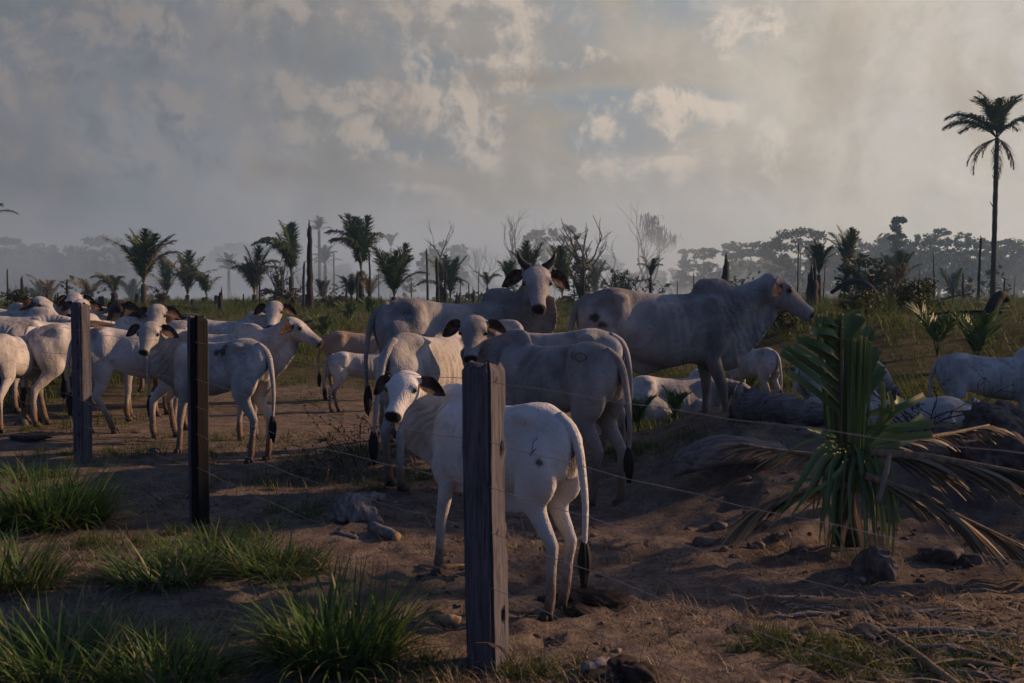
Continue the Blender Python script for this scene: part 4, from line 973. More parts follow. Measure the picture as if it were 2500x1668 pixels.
for i in range(2):
    FR['up%d' % i] = frond_mesh(3, 38, 'frond', seed=i)
    FR['mid%d' % i] = frond_mesh(8, 58, 'frond', seed=10+i)
    FR['arch%d' % i] = frond_mesh(18, 104, 'frond', seed=20+i, droop=.8)
    FR['hook%d' % i] = frond_mesh(2, 112, 'frond', seed=25+i, droop=1.3, ll=.31, lw=.019)
    FR['out%d' % i] = frond_mesh(55, 128, 'frond', seed=30+i, droop=.9)
    FR['dry%d' % i] = frond_mesh(18, 80, 'dryfrond', seed=40+i, droop=1.1, ragged=.45)
    FR['hang%d' % i] = frond_mesh(115, 178, 'dryfrond', seed=50+i, droop=.8, ragged=.3)
    FR['bigup%d' % i] = frond_mesh(6, 62, 'frond', seed=70+i, pairs=40, ll=.33, lw=.024, droop=.5)
    FR['bigout%d' % i] = frond_mesh(38, 118, 'frond', seed=80+i, pairs=40, ll=.34, lw=.024, droop=.9)
    FR['sprout%d' % i] = frond_mesh(6, 55, 'cutfrond', seed=60+i, pairs=18, ll=.40, lw=.036, droop=.25, stem=.3)
def palm(label, px, d, h, trunk, fl, kinds, r=0.16, wind=None, lean=0.0, seed=0, name='palm_tree', cat='palm', group='palms standing in the burnt pasture', dz=0.0, stub=0):
    """palm: trunk height, frond length and counts of frond shapes; wind = azimuth the crown leans to"""
    rs = random.Random(seed*31+int(px)); g = at(px, d); root = empty(name, (g.x, g.y, g.z+dz), 0, label=label, cat=cat, group=group)
    if trunk > 0.05:
        n = max(6, int(trunk/0.5)); pts = []; rad = []
        for i in range(n+1):
            t = i/n; pts.append((lean*t*t*trunk, 0, -0.3+(trunk+.3)*t)); rad.append(r*(1.15-.30*t)*(1+.05*((i % 2)*2-1)))
        MB().tube(pts, rad, 10, .05).build('trunk', M['palmbark'], root)
    k = 0; tot = sum(c for _, c in kinds)
    for kind, c in kinds:
        for i in range(c):
            a = 2.39996*k + rs.uniform(-.3, .3); k += 1
            if wind is not None: a = wind + ((a % 6.283)-3.1416)*0.55
            o = link('frond', FR['%s%d' % (kind, rs.randint(0, 1))], root, (lean*trunk, 0, trunk), (rs.uniform(-.12, .12), rs.uniform(-.12, .12), a), fl*rs.uniform(.82, 1.1))
    for i in range(stub):
        a = rs.uniform(0, 6.28); z = trunk*rs.uniform(.55, .97)
        MB().tube([(r*.7*math.cos(a), r*.7*math.sin(a), z), (r*1.9*math.cos(a), r*1.9*math.sin(a), z+r*2.2)], [r*.25, r*.12], 5).build('leaf_base', M['palmbark'], root)
    return root

# ---------------------------------------------------------------- broadleaf trees
def branchy(mb, p, dr, L, r, lev, rs, up=0.25, tips=None, spread=0.9, kids=(2, 3), wig=.22, nseg=5):
    pts = [Vector(p)]; dv = Vector(dr).normalized(); q = Vector(p)
    for i in range(nseg):
        dv = (dv + Vector((rs.uniform(-wig, wig), rs.uniform(-wig, wig), rs.uniform(-wig, wig)+up*.12))).normalized(); q = q + dv*L/nseg; pts.append(Vector(q))
    mb.tube(pts, [r*(1-.55*i/nseg) for i in range(nseg+1)], 7 if lev > 1 else 4, cap=lev > 1)
    if lev == 0:
        if tips is not None: tips.append(q)
        return
    for _ in range(rs.randint(*kids)):
        i = rs.randint(nseg-2, nseg); nd = (dv + Vector((rs.uniform(-1, 1), rs.uniform(-1, 1), rs.uniform(-.25, .8)))*spread).normalized()
        branchy(mb, pts[i], nd, L*rs.uniform(.55, .82), r*.5, lev-1, rs, up, tips, spread, kids, wig, nseg)
def leaves(lf, c, rad, n, s, rs, flat=1.0):
    for _ in range(n):
        v = Vector((rs.gauss(0, 1), rs.gauss(0, 1), rs.gauss(0, 1))); v.normalize(); v *= rs.uniform(.35, 1.05)
        p = c + Vector((v.x*rad[0], v.y*rad[1], v.z*rad[2])); a = Vector((rs.uniform(-1, 1), rs.uniform(-1, 1), rs.uniform(-.7, .7))).normalized(); b = a.orthogonal().normalized()
        b.rotate(Matrix.Rotation(rs.uniform(0, 6.28), 3, a)); q = s*rs.uniform(.55, 1.3)
        lf.add([p-a*q, p+b*q*.55, p+a*q, p-b*q*.55], [(0, 1, 2, 3)], r=rs.random())
PROTO = {}
def tree_proto(key, seed, h, lobes, trunk_h, r, ls=.42, n=34, bare=2, kids=(2, 3)):
    """lobes: (x, z, rx, rz, clumps) of the crown outline in metres"""
    rs = random.Random(seed); tb = MB(); lf = MB()
    branchy(tb, (0, 0, -1), (rs.uniform(-.05, .05), 0, 1), trunk_h+1, r, 0, rs, 1.0, None, .3, wig=.05)
    for (x, z, rx, rz, m) in lobes:
        tb.tube([(0, 0, trunk_h*.92), (x*.5, 0, (trunk_h+z)/2), (x*.9, rs.uniform(-.3, .3)*rx, z-rz*.3), (x, 0, z+rz*.3)], [r*.45, r*.33, r*.2, r*.06], 6, cap=False)
        for _ in range(m):
            v = Vector((rs.gauss(0, 1), rs.gauss(0, 1), rs.gauss(0, 1))).normalized()*rs.uniform(.55, 1.0)
            c = Vector((x+v.x*rx, v.y*rx*.9, z+v.z*rz)); k = rs.uniform(.14, .30)
            leaves(lf, c, (rx*k+.35, rx*k+.35, (rz*k+.3)*.8), int(n*1.5), ls*1.12, rs)
    PROTO[key] = (tb.mesh('trunk', M['bark']), lf.mesh('crown', M['leaf'], False))
tree_proto('broad', 1, 24, [(0, 20, 6.5, 3.6, 26), (-4.5, 17, 3.6, 2.6, 12), (5, 17.5, 4, 2.6, 14), (1, 14, 6.5, 3, 18), (-2, 10, 5, 3, 14), (4, 9, 4.5, 3.5, 14), (-5, 6, 4, 3.4, 10)], 13, .55)
tree_proto('dome', 2, 22, [(0, 17.5, 7.5, 4, 40), (-4, 14, 5, 3.5, 20), (5, 14.5, 5, 3.5, 20), (0, 9.5, 7.5, 4.5, 30), (-4, 5, 5, 4, 16), (5, 5, 5, 4, 16)], 11, .6, .45, 36)
tree_proto('lacy', 3, 25, [(-2.6, 20.5, 2.8, 2.4, 11), (2.4, 22, 3, 2.2, 12), (0, 17.5, 4.2, 2.2, 12), (4.3, 17, 2.2, 1.8, 6), (-4.4, 15.5, 2.4, 2, 7), (1, 12, 4.5, 2.6, 10), (-2, 7.5, 4, 3, 9)], 15, .4, .36, 26)
tree_proto('flat', 4, 20, [(0, 18, 5.4, 1.5, 22), (-4, 16.8, 3, 1.1, 9), (4.4, 17, 3, 1.1, 9), (1.5, 14.4, 3.4, 1.2, 8)], 13.5, .42, .36, 28)
tree_proto('layer', 5, 20, [(-.5, 17.5, 3.4, 1.5, 14), (.5, 15, 4.4, 1.3, 14), (2, 12.6, 4.6, 1.2, 13), (-2.4, 13.2, 2.6, 1.1, 7), (3.8, 10.8, 3, .9, 8), (0, 7, 3.6, 3.4, 15)], 12, .35, .36, 28)
tree_proto('vase', 6, 22, [(-3.2, 19.5, 3.2, 1.8, 14), (2.6, 20, 3.6, 1.6, 14), (5, 17.2, 2.6, 1.1, 8), (0, 16.5, 4.2, 2, 16), (-1, 13.2, 3.4, 1.9, 12), (1.5, 11, 2.4, 1.6, 8)], 10.5, .35, .36, 28)
tree_proto('slim', 7, 18, [(0, 16, 1.15, 1.5, 9), (.3, 13.8, 1.25, 1.3, 8), (-.4, 12.0, .9, .9, 4)], 12.5, .20, .30, 24)
tree_proto('column', 8, 16, [(.3, 14, 1.6, 1.7, 9), (-.3, 11.2, 1.9, 1.6, 9), (.5, 8.4, 1.7, 1.6, 8), (-1, 6, 1.5, 1.3, 5)], 12, .22, .32, 26)
tree_proto('round', 9, 18, [(0, 13, 5.2, 4.4, 34), (-3, 10.4, 3, 2.6, 12), (3.4, 11, 3, 2.8, 12)], 8.5, .38, .38, 34)
tree_proto('shrubtree', 10, 6, [(0, 3.6, 2.2, 1.3, 16), (-1.4, 2.6, 1.4, 1, 8), (1.5, 2.8, 1.4, 1, 8), (0, 1.8, 2, 1.2, 10)], 1.8, .12, .17, 30)
def forest_tree(key, px, d, h, label, sx=1.0, rz=None, group='hazy trees of the forest edge', name='forest_tree', base_h=24.0, z=None):
    t, c = PROTO[key]; g = at(px, d); ref = {'broad': 23.5, 'dome': 21.5, 'lacy': 24.2, 'flat': 19.5, 'layer': 19, 'vase': 21.6, 'slim': 17.5, 'column': 15.7, 'round': 17.4, 'shrubtree': 4.9}[key]
    k = h/ref; root = empty(name, (g.x, g.y, g.z if z is None else z), rz if rz is not None else random.choice((0.0, 3.14))+random.uniform(-.4, .4), label=label, cat='tree', group=group)
    link('trunk', t, root, scale=(k*sx, k*sx, k)); link('crown', c, root, scale=(k*sx, k*sx, k))
    return root
def dead_tree(label, px, d, h, r, seed, first=.5, lev=3, spread=.8, fork=2, mat='bark', name='dead_tree', vines=False, lean=0.0, twigs=(2, 3), z=None):
    rs = random.Random(seed); g = at(px, d); root = empty(name, g if z is None else (g.x, g.y, z), 0, label=label, cat='dead tree', group='bare dead trees')
    mb = MB(); top = Vector((lean*h*first, 0, h*first)); mb.tube([(0, 0, -.6), (lean*h*first*.4, 0, h*first*.5), top], [r*1.2, r, r*.8], 9, .05); mb.build('trunk', M[mat], root)
    tips = []
    for i in range(fork):
        a = i*math.pi*2/fork + rs.uniform(-.4, .4); bb = MB()
        branchy(bb, top - Vector((0, 0, r*.5)), Vector((math.cos(a)*spread, math.sin(a)*spread*.6, 1)), h*(1-first)*.55, r*.62, lev, rs, .5, tips, spread, twigs)
        bb.build('branch', M[mat], root)
    if vines:
        lf = MB()
        for t in tips[:14]:
            for _ in range(26):
                q = t + Vector((rs.gauss(0, .7), rs.gauss(0, .7), rs.uniform(-.6, .5))); lf.ribbon([q, q+Vector((rs.uniform(-.3, .3), 0, -rs.uniform(.6, 2.6)))], [.10, .03], (0, -1, 0), r=rs.random())
        lf.build('hanging_vines', M['leaf'], root)
    return root

# ---------------------------------------------------------------- machete-cut palm on the bank: truncated spear leaves, stiff leaflets, drooping blades
def cut_palm():
    px0, d0 = 2085, 6.30; g = at(px0, d0); s = F_PX/d0; yb = 720 + (CAM_Z-g.z)*s
    root = empty('cut_palm_plant', g, 0, label='palm plant hacked short with stiff green leaf stubs on the earth bank', cat='palm plant')
    L = lambda px, py, dy=0.0: Vector(((px-px0)/s, dy, (yb-py)/s))
    rs = random.Random(3)
    def leaflet(name, pts, w, nrm=(0, -1, .15), mat='cutfrond', r=None, cut=True, fold=.18):
        mb = MB(); P = [Vector(p) for p in pts]; C = []
        for i in range(len(P)-1):
            for t in (0, .25, .5, .75):
                p0, p1, p2, p3 = P[max(i-1, 0)], P[i], P[i+1], P[min(i+2, len(P)-1)]
                C.append(0.5*((2*p1) + (p2-p0)*t + (2*p0-5*p1+4*p2-p3)*t*t + (3*p1-p0-3*p2+p3)*t**3))
        C.append(P[-1]); n = len(C); N = Vector(nrm).normalized(); V = []; A = []; r = rs.random()*.8 if r is None else r
        for i, p in enumerate(C):
            t = i/(n-1); T = (C[min(i+1, n-1)]-C[max(i-1, 0)]).normalized(); sd = T.cross(N); sd = sd.normalized() if sd.length > 1e-4 else Vector((1, 0, 0)); nn = sd.cross(T)
            ww = w*(min(1, .45+t*2.2) if cut else (min(1, .4+t*3)*(1-t**2.2)+.02))
            for q in (-1, -.5, 0, .5, 1): V.append(p + sd*q*ww*.5 + nn*(abs(q)-.5)*ww*fold); A.append(.95 if (cut and t > .93) else min(.83, max(0, r+.12*q)))
        F = [(i*5+j, i*5+j+1, i*5+j+6, i*5+j+5) for i in range(n-1) for j in range(4)]
        mb.add(V, F, r=A); return mb.build(name, M[mat], root)
    def spear(name, x0, y0, x1, y1, w0, w1, n, dy, lab):
        """unopened leaf: a fan of pleats cut straight across"""
        grp = None
        for i in range(n):
            t = i/(n-1)-.5
            a = L(x0 + t*w0, y0, dy + .03*math.cos(i*2.0)); b = L(x1 + t*w1, y1 + abs(t)*18 + rs.uniform(-5, 5), dy-.03 + .035*math.cos(i*2.6)); m_ = a.lerp(b, .5)
            leaflet('pleat', [a, m_, b], w1/n*1.7/s, (math.sin(i*2.4)*.55, -1, 0), r=rs.uniform(.05, .6), fold=.3)
    spear('spear', 2058, 1190, 2036, 760, 34, 86, 12, -.02, '')
    spear('spear', 2082, 1200, 2082, 818, 36, 50, 9, -.10, '')
    MB().tube([L(2062, 1180, -.03), L(2052, 1000, -.05), L(2046, 860, -.07), L(2044, 765, -.09)], [.016, .013, .010, .006], 8, r=.9).build('rachis', M['rib'], root)
    # stiff cut leaflets, left rank then right rank
    for i in range(9):
        t = i/8; rx, ry = 2052-6*t, 1012-215*t; tx, ty = 1888+100*t**1.2, 868-78*t+8*math.sin(i*3)
        if i == 0: tx, ty = 1908, 905
        leaflet('leaflet', [L(rx, ry, -.06), L((rx+tx)/2, (ry+ty)/2-6, -.10-.03*(i % 2)), L(tx, ty, -.16+.05*(i % 3))], .052, (.25, -1, .55))
    for i in range(8):
        t = i/7; rx, ry = 2096-4*t, 1000-150*t; tx, ty = 2160-28*t, 905-115*t+6*math.sin(i*2)
        leaflet('leaflet', [L(rx, ry, -.02), L((rx+tx)/2, (ry+ty)/2-5, .0), L(tx+rs.uniform(-8, 8), ty, .06)], .058, (-.35, -1, .4))
    for i in range(6):
        t = i/5; leaflet('leaflet', [L(2046, 850-70*t, -.09), L(2072, 815-52*t, -.09), L(2098-6*t, 776-12*t, -.08)], .040, (-.2, -1, .1), r=.3+.3*t)
    # cut sprays to the right, level with the cow
    for (a, b, c, w) in (((2100, 1010), (2160, 985), (2190, 968), .05), ((2100, 1050), (2180, 985), (2242, 962), .045), ((2100, 1040), (2170, 1035), (2238, 1022), .055), ((2100, 1065), (2180, 1040), (2240, 1012), .05), ((2100, 1080), (2170, 1060), (2232, 1046), .05), ((2105, 1075), (2150, 1010), (2128, 945), .035), ((2110, 1085), (2130, 1000), (2122, 925), .035), ((2105, 1090), (2165, 1075), (2225, 1062), .05)):
        leaflet('leaflet', [L(*a, -.12), L(*b, -.20), L(*c, -.22+rs.uniform(-.1, .15))], w, (0, -1, .5), r=rs.uniform(.5, .83))
    # long drooping blades
    for (a, b, c, e, w, r) in (((2050, 1090), (1985, 1085), (1925, 1150), (1868, 1235), .055, .1), ((2050, 1100), (1990, 1110), (1945, 1170), (1890, 1240), .045, .3), ((2060, 1100), (2010, 1120), (1985, 1200), (1960, 1290), .035, .2), ((2060, 1110), (2000, 1140), (1990, 1230), (2035, 1330), .045, .25), ((2070, 1110), (2020, 1160), (2000, 1260), (2010, 1340), .03, .05),
                            ((2095, 1090), (2130, 1130), (2140, 1240), (2128, 1400), .035, .4), ((2095, 1095), (2118, 1140), (2128, 1220), (2122, 1310), .032, .5), ((2090, 1095), (2106, 1150), (2112, 1230), (2110, 1330), .030, .45), ((2098, 1085), (2140, 1110), (2148, 1190), (2140, 1290), .026, .88), ((2085, 1100), (2052, 1160), (2040, 1250), (2055, 1345), .024, .9), ((2090, 1100), (2080, 1180), (2075, 1260), (2068, 1320), .022, .92),
                            ((2045, 1075), (1960, 1065), (1890, 1085), (1830, 1120), .022, .5), ((2040, 1065), (1990, 1048), (1950, 1035), (1930, 1028), .030, .35), ((2080, 1110), (2100, 1190), (2094, 1270), (2098, 1330), .03, .2), ((2060, 1105), (2030, 1135), (1950, 1180), (1885, 1210), .03, .87), ((2060, 1120), (1980, 1150), (1880, 1160), (1800, 1130), .02, .6)):
        leaflet('blade', [L(*a, -.08), L(*b, -.22), L(*c, -.34), L(*e, -.38)], w, (0, -1, .4), r=r, cut=False)
    MB().tube([L(2075, 1335, 0), L(2072, 1230, -.02), L(2070, 1120, -.03)], [.085, .06, .05], 10, .2).build('crown_base', M['palmbark'], root)
    for i in range(34):                                 # hanging skirt of half dry blades
        x0 = rs.uniform(2035, 2110); sw = rs.choice((-1, 1))*rs.uniform(10, 75); y0 = rs.uniform(1075, 1150); dp = rs.uniform(130, 260)
        dr = rs.random(); dpt = -rs.uniform(.05, .26)
        leaflet('blade', [L(x0, y0, -.06), L(x0+sw*.5, y0+18, dpt*.7), L(x0+sw*.95, y0+dp*.5, dpt), L(x0+sw*rs.uniform(.9, 1.5), min(y0+dp, 1345), dpt*1.1)], rs.uniform(.016, .036), (rs.uniform(-.5, .5), -1, .3), 'cutfrond' if dr > .45 else 'dryfrond', rs.random(), False)
    for i in range(14):
        a = rs.uniform(0, 6.28); MB().ribbon([(.07*math.cos(a), .07*math.sin(a), .28), (.13*math.cos(a), .13*math.sin(a), .16), (.17*math.cos(a), .17*math.sin(a), -.02)], [.03, .03, .008], (math.cos(a), math.sin(a), .4), r=rs.random()).build('dead_blade', M['dryfrond'], root)
cut_palm()
def dry_frond(label, line, w, n, px0, ll, seed):
    """fallen dead frond: line = [(px, py, distance)], leaflets combed along it"""
    rs = random.Random(seed); P = [Vector(pz_(*q)) for q in line]; g = at(*px0); root = empty('dead_frond', g, 0, label=label, cat='dead frond', group='dead palm fronds fallen on the bank')
    P = [p - g for p in P]; C = []
    for i in range(len(P)-1):
        for t in np.linspace(0, 1, 9)[:-1]: C.append(P[i].lerp(P[i+1], float(t)))
    C.append(P[-1]); m = len(C)
    MB().tube(C, [w*(1-.7*i/m)+.003 for i in range(m)], 7, .05, r=.9).build('rachis', M['rib'], root)
    for i in range(n):
        f = rs.uniform(.02, .97)*(m-1); j = min(int(f), m-2); p = C[j].lerp(C[j+1], f-j); T = (C[j+1]-C[j]).normalized()
        L_ = ll*rs.uniform(.55, 1.1); sd = rs.choice((-1, 1)); o = Vector((0, sd*rs.uniform(.15, .5), rs.uniform(-.25, .12)))
        q = [p]; dv = (T + o*.55).normalized()
        for k in range(6):
            dv = (dv + Vector((0, sd*.03, -.16*rs.uniform(.3, 1.2)))).normalized(); q.append(q[-1] + dv*L_/6)
        for k, v in enumerate(q):
            zz = H(g.x+v.x, g.y+v.y)-g.z+.012+.003*(i % 7)
            if v.z < zz: v.z = zz
        MB().ribbon(q, [.014, .026, .030, .028, .024, .016, .004], (rs.uniform(-.5, .5), rs.uniform(-.9, .2), 1), r=rs.random()).build('leaflet', M['dryfrond'], root, False)
def pz_(px, py, d): return ((px-1250)/F_PX*d, d, CAM_Z + (720-py)/F_PX*d)
dry_frond('long straw coloured dead frond reaching to the right edge', [(2130, 1105, 6.15), (2280, 1120, 6.0), (2400, 1140, 5.85), (2540, 1165, 5.7)], .030, 150, (2130, 6.15), .55, 1)
dry_frond('dead frond sloping down to the lower right edge', [(2120, 1165, 6.05), (2260, 1210, 5.95), (2350, 1265, 5.85), (2520, 1345, 5.75)], .022, 160, (2120, 6.05), .45, 2)
dry_frond('dead frond curling up behind the plant towards the dark mound', [(2140, 1100, 6.7), (2240, 1075, 6.9), (2330, 1060, 7.1), (2420, 1040, 7.3)], .022, 60, (2140, 6.7), .30, 3)
dry_frond('dead frond lying left of the cut palm over the split trunk', [(2080, 1190, 6.2), (1990, 1195, 6.3), (1920, 1215, 6.35), (1860, 1240, 6.35)], .020, 90, (2080, 6.2), .42, 4)
dry_frond('small dead frond above the split trunk', [(2060, 1120, 6.6), (1960, 1110, 6.9), (1870, 1098, 7.1), (1810, 1085, 7.2)], .018, 45, (2060, 6.6), .30, 5)
log('dark_stake', 'short dark stick leaning in the dead fronds', [pz_(2150, 1230, 5.95), pz_(2165, 1180, 5.93), pz_(2178, 1110, 5.95)], [.018, .018, .012], 'deadwood', 'stick')

# ---------------------------------------------------------------- palms of the pasture, left to right
palm('tall palm with a dark feathery crown cut by the left edge', -22, 73, 9, 6.6, 2.0, [('up', 3), ('mid', 6), ('arch', 5), ('out', 3)], .18, group=None)
palm('hazy blue bushy palm behind the scorched fronds at far left', 108, 150, 7.5, 1.6, 5.6, [('up', 6), ('mid', 8)], .35, dz=.6)
palm('scorched pale palm with stiff dry fronds below the hazy blue one', 118, 112, 4, .3, 3.6, [('dry', 7)], .2)
palm('scorched brown palm with drooping dry fronds, second from the left', 218, 110, 3.6, .3, 3.3, [('dry', 9)], .2)
palm('half scorched palm bending left beside the big open palm', 280, 108, 4.2, .5, 3.5, [('hook', 5), ('dry', 3)], .2, wind=2.6)
palm('large dark open palm with feathery fronds left of the posts', 352, 78, 6, 1.7, 4.3, [('up', 5), ('mid', 6), ('dry', 4), ('arch', 2)], .24)
palm('hazy palm half hidden behind the large dark open palm', 325, 140, 6.5, 1.5, 4.8, [('hook', 6), ('mid', 4)], .3, dz=.4)
palm('grey palm with upright folded fronds right of the large open palm', 408, 120, 6, 1.0, 4.9, [('up', 6), ('dry', 3)], .25)
palm('palm with dry lower fronds and folded tip, third right of the large open palm', 458, 112, 6, .8, 4.9, [('up', 4), ('hook', 3), ('dry', 4)], .25)
palm('palm with curling fronds and two dry ones above the head of the resting row', 505, 112, 5, .6, 4.4, [('hook', 6), ('dry', 4)], .25, wind=2.8)
palm('hazy slender palm with round crown rising behind the curling one', 560, 175, 12, 8.5, 3.4, [('mid', 6), ('arch', 7), ('out', 3)], .3, dz=3.5)
palm('bushy palm with upswept fronds at the foot of the pale dead trunk', 622, 95, 6, .9, 4.5, [('up', 5), ('hook', 5), ('dry', 3)], .28)
palm('tall windswept palm with fronds swept left, beside the leafy sapling', 712, 95, 8, 2.6, 5.2, [('hook', 8), ('up', 5)], .26, wind=2.9)
palm('hazy palm crown peeping out behind the windswept one', 715, 185, 12, 9.5, 4.2, [('up', 5), ('mid', 6)], .3, dz=4.0)
palm('far hazy palm with round head right of the charred trunk', 781, 215, 20, 16.5, 3.6, [('mid', 6), ('arch', 6), ('out', 4)], .35, dz=6)
palm('far hazy palm with drooping head, lower than its neighbour', 795, 205, 15, 9.0, 4.4, [('mid', 5), ('arch', 7), ('out', 4)], .35, dz=6)
palm('small grey palm seedling right of the charred trunk', 788, 112, 2.6, .2, 2.5, [('up', 4), ('mid', 4), ('dry', 3)], .15)
palm('tallest windswept palm with dense dark shuttlecock crown', 882, 88, 8.4, 2.9, 5.0, [('hook', 9), ('up', 8)], .26, wind=2.7)
palm('small lit palm at the foot of the shuttlecock palm', 858, 86, 3, .5, 2.7, [('hook', 4), ('mid', 5)], .14)
palm('dry stalky palm right of the shuttlecock palm', 902, 86, 3, .5, 2.8, [('dry', 8)], .14)
palm('open feathery green palm left of the horned cow back', 962, 72, 4.9, .7, 3.9, [('up', 5), ('mid', 8), ('arch', 3)], .22)
palm('far hazy palm head above the open feathery palm', 955, 210, 17, 13.0, 3.4, [('mid', 6), ('up', 5)], .3, dz=5.5)
palm('dark palm wrapped round the broken burnt trunks', 1078, 80, 4, 1.5, 2.6, [('out', 6), ('mid', 4)], .3)
palm('hazy folded palm right of the broken burnt trunks', 1100, 118, 5.6, .4, 4.9, [('up', 7)], .22)
palm('small drooping palm peeping over the horned cow back', 1190, 100, 3.6, 1.6, 2.2, [('hook', 4), ('dry', 3)], .15)
palm('small upright palm behind the hump of the horned cow', 1240, 95, 4.4, 1.9, 2.3, [('mid', 8)], .18)
palm('far hazy palm with spreading crown under the big bare tree', 1253, 200, 12, 8.5, 3.4, [('mid', 5), ('arch', 6), ('out', 4)], .3, dz=5)
palm('dark upright palm between the horns', 1288, 82, 5, 1.7, 3.4, [('up', 9), ('mid', 4)], .25)
palm('narrow tattered palm right of the horned head', 1373, 76, 4.6, .6, 4.0, [('up', 6), ('dry', 2), ('hook', 2)], .2)
palm('hazy folded palm in the smoke right of the tattered one', 1452, 128, 5.6, 1.0, 4.4, [('up', 9)], .3, dz=.3)
palm('small palm with two arched fronds behind the walking cow rump', 1588, 70, 3.8, 2.0, 2.0, [('mid', 4), ('hook', 2)], .14)
palm('round headed dark palm right of the walking cow head', 1998, 66, 4.4, 2.0, 2.3, [('up', 5), ('mid', 7), ('dry', 3)], .17)
palm('dark palm with upright ragged fronds above the arched trunk', 2066, 66, 5, 2.3, 2.8, [('up', 6), ('mid', 4), ('dry', 2)], .2)
palm('hazy upright palm behind the arched burnt trunk', 2172, 125, 6.3, 2.4, 4.2, [('up', 9)], .3, dz=.2)
palm('half yellow small palm on the burnt fork right of the arched trunk', 2193, 58, 3.0, 1.0, 2.3, [('up', 4), ('dry', 4)], .12)
palm('hazy folded palm clump left of the tall palm', 2325, 120, 4.6, .7, 4.0, [('up', 5), ('dry', 2)], .2)
# the tall palm on the right: placed frond by frond
def tall_palm():
    root = palm('tall slender palm towering over the right side of the pasture', 2423, 70, 15, 11.6, 3.2, [('hang', 5)], .17, seed=3, group=None, lean=0.004, stub=14)
    rs = random.Random(5)
    for kind, a, fl in (('bigup', 0.3, 3.3), ('bigup', 2.6, 3.4), ('bigup', 4.4, 3.0), ('bigup', 1.4, 3.1), ('bigup', 5.4, 3.2), ('bigup', 3.2, 3.3), ('bigup', 3.7, 3.1), ('mid', 0.5, 2.9), ('mid', 2.9, 3.6), ('mid', 5.0, 3.0), ('bigout', 3.1, 4.0), ('bigout', 3.5, 3.7), ('bigout', 2.7, 3.8), ('bigout', 2.2, 3.2),
                        ('bigout', 0.05, 3.5), ('bigout', 6.0, 3.3), ('bigout', 4.4, 2.8), ('bigout', 0.6, 3.1), ('out', 3.3, 3.9), ('hang', 3.5, 2.1), ('hang', 2.7, 2.2), ('hang', 0.4, 1.9), ('hang', 5.0, 2.0)):
        link('frond', FR[kind+str(rs.randint(0, 1))], root, (.046, 0, 11.6), (rs.uniform(-.1, .1), rs.uniform(-.1, .1), a), fl)
tall_palm()
for i, (px, d, fl, lab) in enumerate(((852, 38, 1.0, 'young palm sprout in the grass left of the horned cow'), (905, 44, 1.1, 'young palm sprout half behind the horned cow rump'), (790, 30, .9, 'low palm sprout at the foot of the charred trunk'), (2290, 21, 1.15, 'leafy palm sprout in the lit grass below the dark shrub'),
                                     (2385, 20, 1.2, 'bright palm sprout left of the crooked stump'), (1825, 17.5, .9, 'shaded palm sprout behind the walking cow chest'), (1650, 11.6, .42, 'small palm sprout beside the walking cow foreleg'), (1560, 11.2, .45, 'small grassy sprout by the resting cow'))):
    palm(lab, px, d, fl, 0, fl, [('sprout', 7)], .05, seed=i, name='palm_sprout', cat='palm sprout', group='young palm sprouts in the grass')

# ---------------------------------------------------------------- charred trunks, stakes, stumps, logs
def burnt(label, px, d, h, r, tilt=0.0, seed=0, name='charred_snag', jag=True, mat='char', group='charred trunks left standing', top=.75, cat='burnt trunk'):
    rs = random.Random(seed+int(px)); g = at(px, d); root = empty(name, g, 0, label=label, cat=cat, group=group); n = max(6, int(h/.35)); pts = []; rad = []
    for i in range(n+1):
        t = i/n; pts.append((tilt*h*t + rs.uniform(-1, 1)*r*.18, rs.uniform(-1, 1)*r*.15, -.3+(h+.3)*t)); rad.append(r*(1.12-(1.12-top)*t)*rs.uniform(.93, 1.07))
    MB().tube(pts, rad, 10, .10).build('trunk', M[mat], root)
    if jag:
        p = pts[-1]; w = rad[-1]
        for q in range(3):
            a = q*2.1; x = p[0]+w*.45*math.cos(a); y = w*.45*math.sin(a); L = w*rs.uniform(1.2, 4.5)
            MB().tube([(x, y, p[2]-w), (x*1.02, y, p[2]+L*.5), (x+rs.uniform(-.3, .3)*w, y, p[2]+L)], [w*.5, w*.35, w*.05], 6, .15).build('splinter', M[mat], root)
    return root
burnt('thick charred trunk standing alone in the grass, taller than its neighbours', 757, 60, 4.9, .19, .005, 1, top=.7)
burnt('thinner charred trunk just left of the thick one', 740, 66, 2.9, .10, .03, 2)
burnt('charred pole leaning beside the shuttlecock palm', 905, 84, 4.4, .09, -.02, 3)
burnt('thin charred pole at the foot of the upswept palm', 635, 62, 1.9, .07, .0, 4)
burnt('pale tall dead trunk rising above the upswept palm', 632, 160, 12.5, .16, .01, 5, mat='bark')
burnt('thin charred pole left of the broken trunks', 1045, 84, 4.6, .10, -.02, 6)
burnt('broken burnt trunk with twin spikes inside the dark palm', 1070, 78, 3.6, .15, -.03, 7)
burnt('second broken burnt trunk touching the dark palm', 1085, 79, 2.6, .13, .05, 8)
burnt('short charred stake over the horned cow back', 1145, 96, 1.9, .07, 0, 9)
burnt('charred stake right of the tattered palm', 1424, 60, 3.0, .13, .0, 10, top=.3)
burnt('thin charred stake by the walking cow rump', 1552, 85, 1.6, .07, 0, 11)
burnt('thin charred stake over the walking cow back', 1653, 85, 1.9, .05, 0, 12)
burnt('broken charred stub above the walking cow hump', 1768, 52, 2.55, .36, .05, 13, top=.45)
burnt('blackened stub just right of the walking cow nose', 1981, 44, 1.2, .28, .02, 14)
burnt('thin charred pole left of the round headed palm', 1973, 70, 2.2, .08, 0, 15, jag=False)
burnt('tall thin charred pole left of the tall palm', 2386, 70, 4.6, .10, .03, 16)
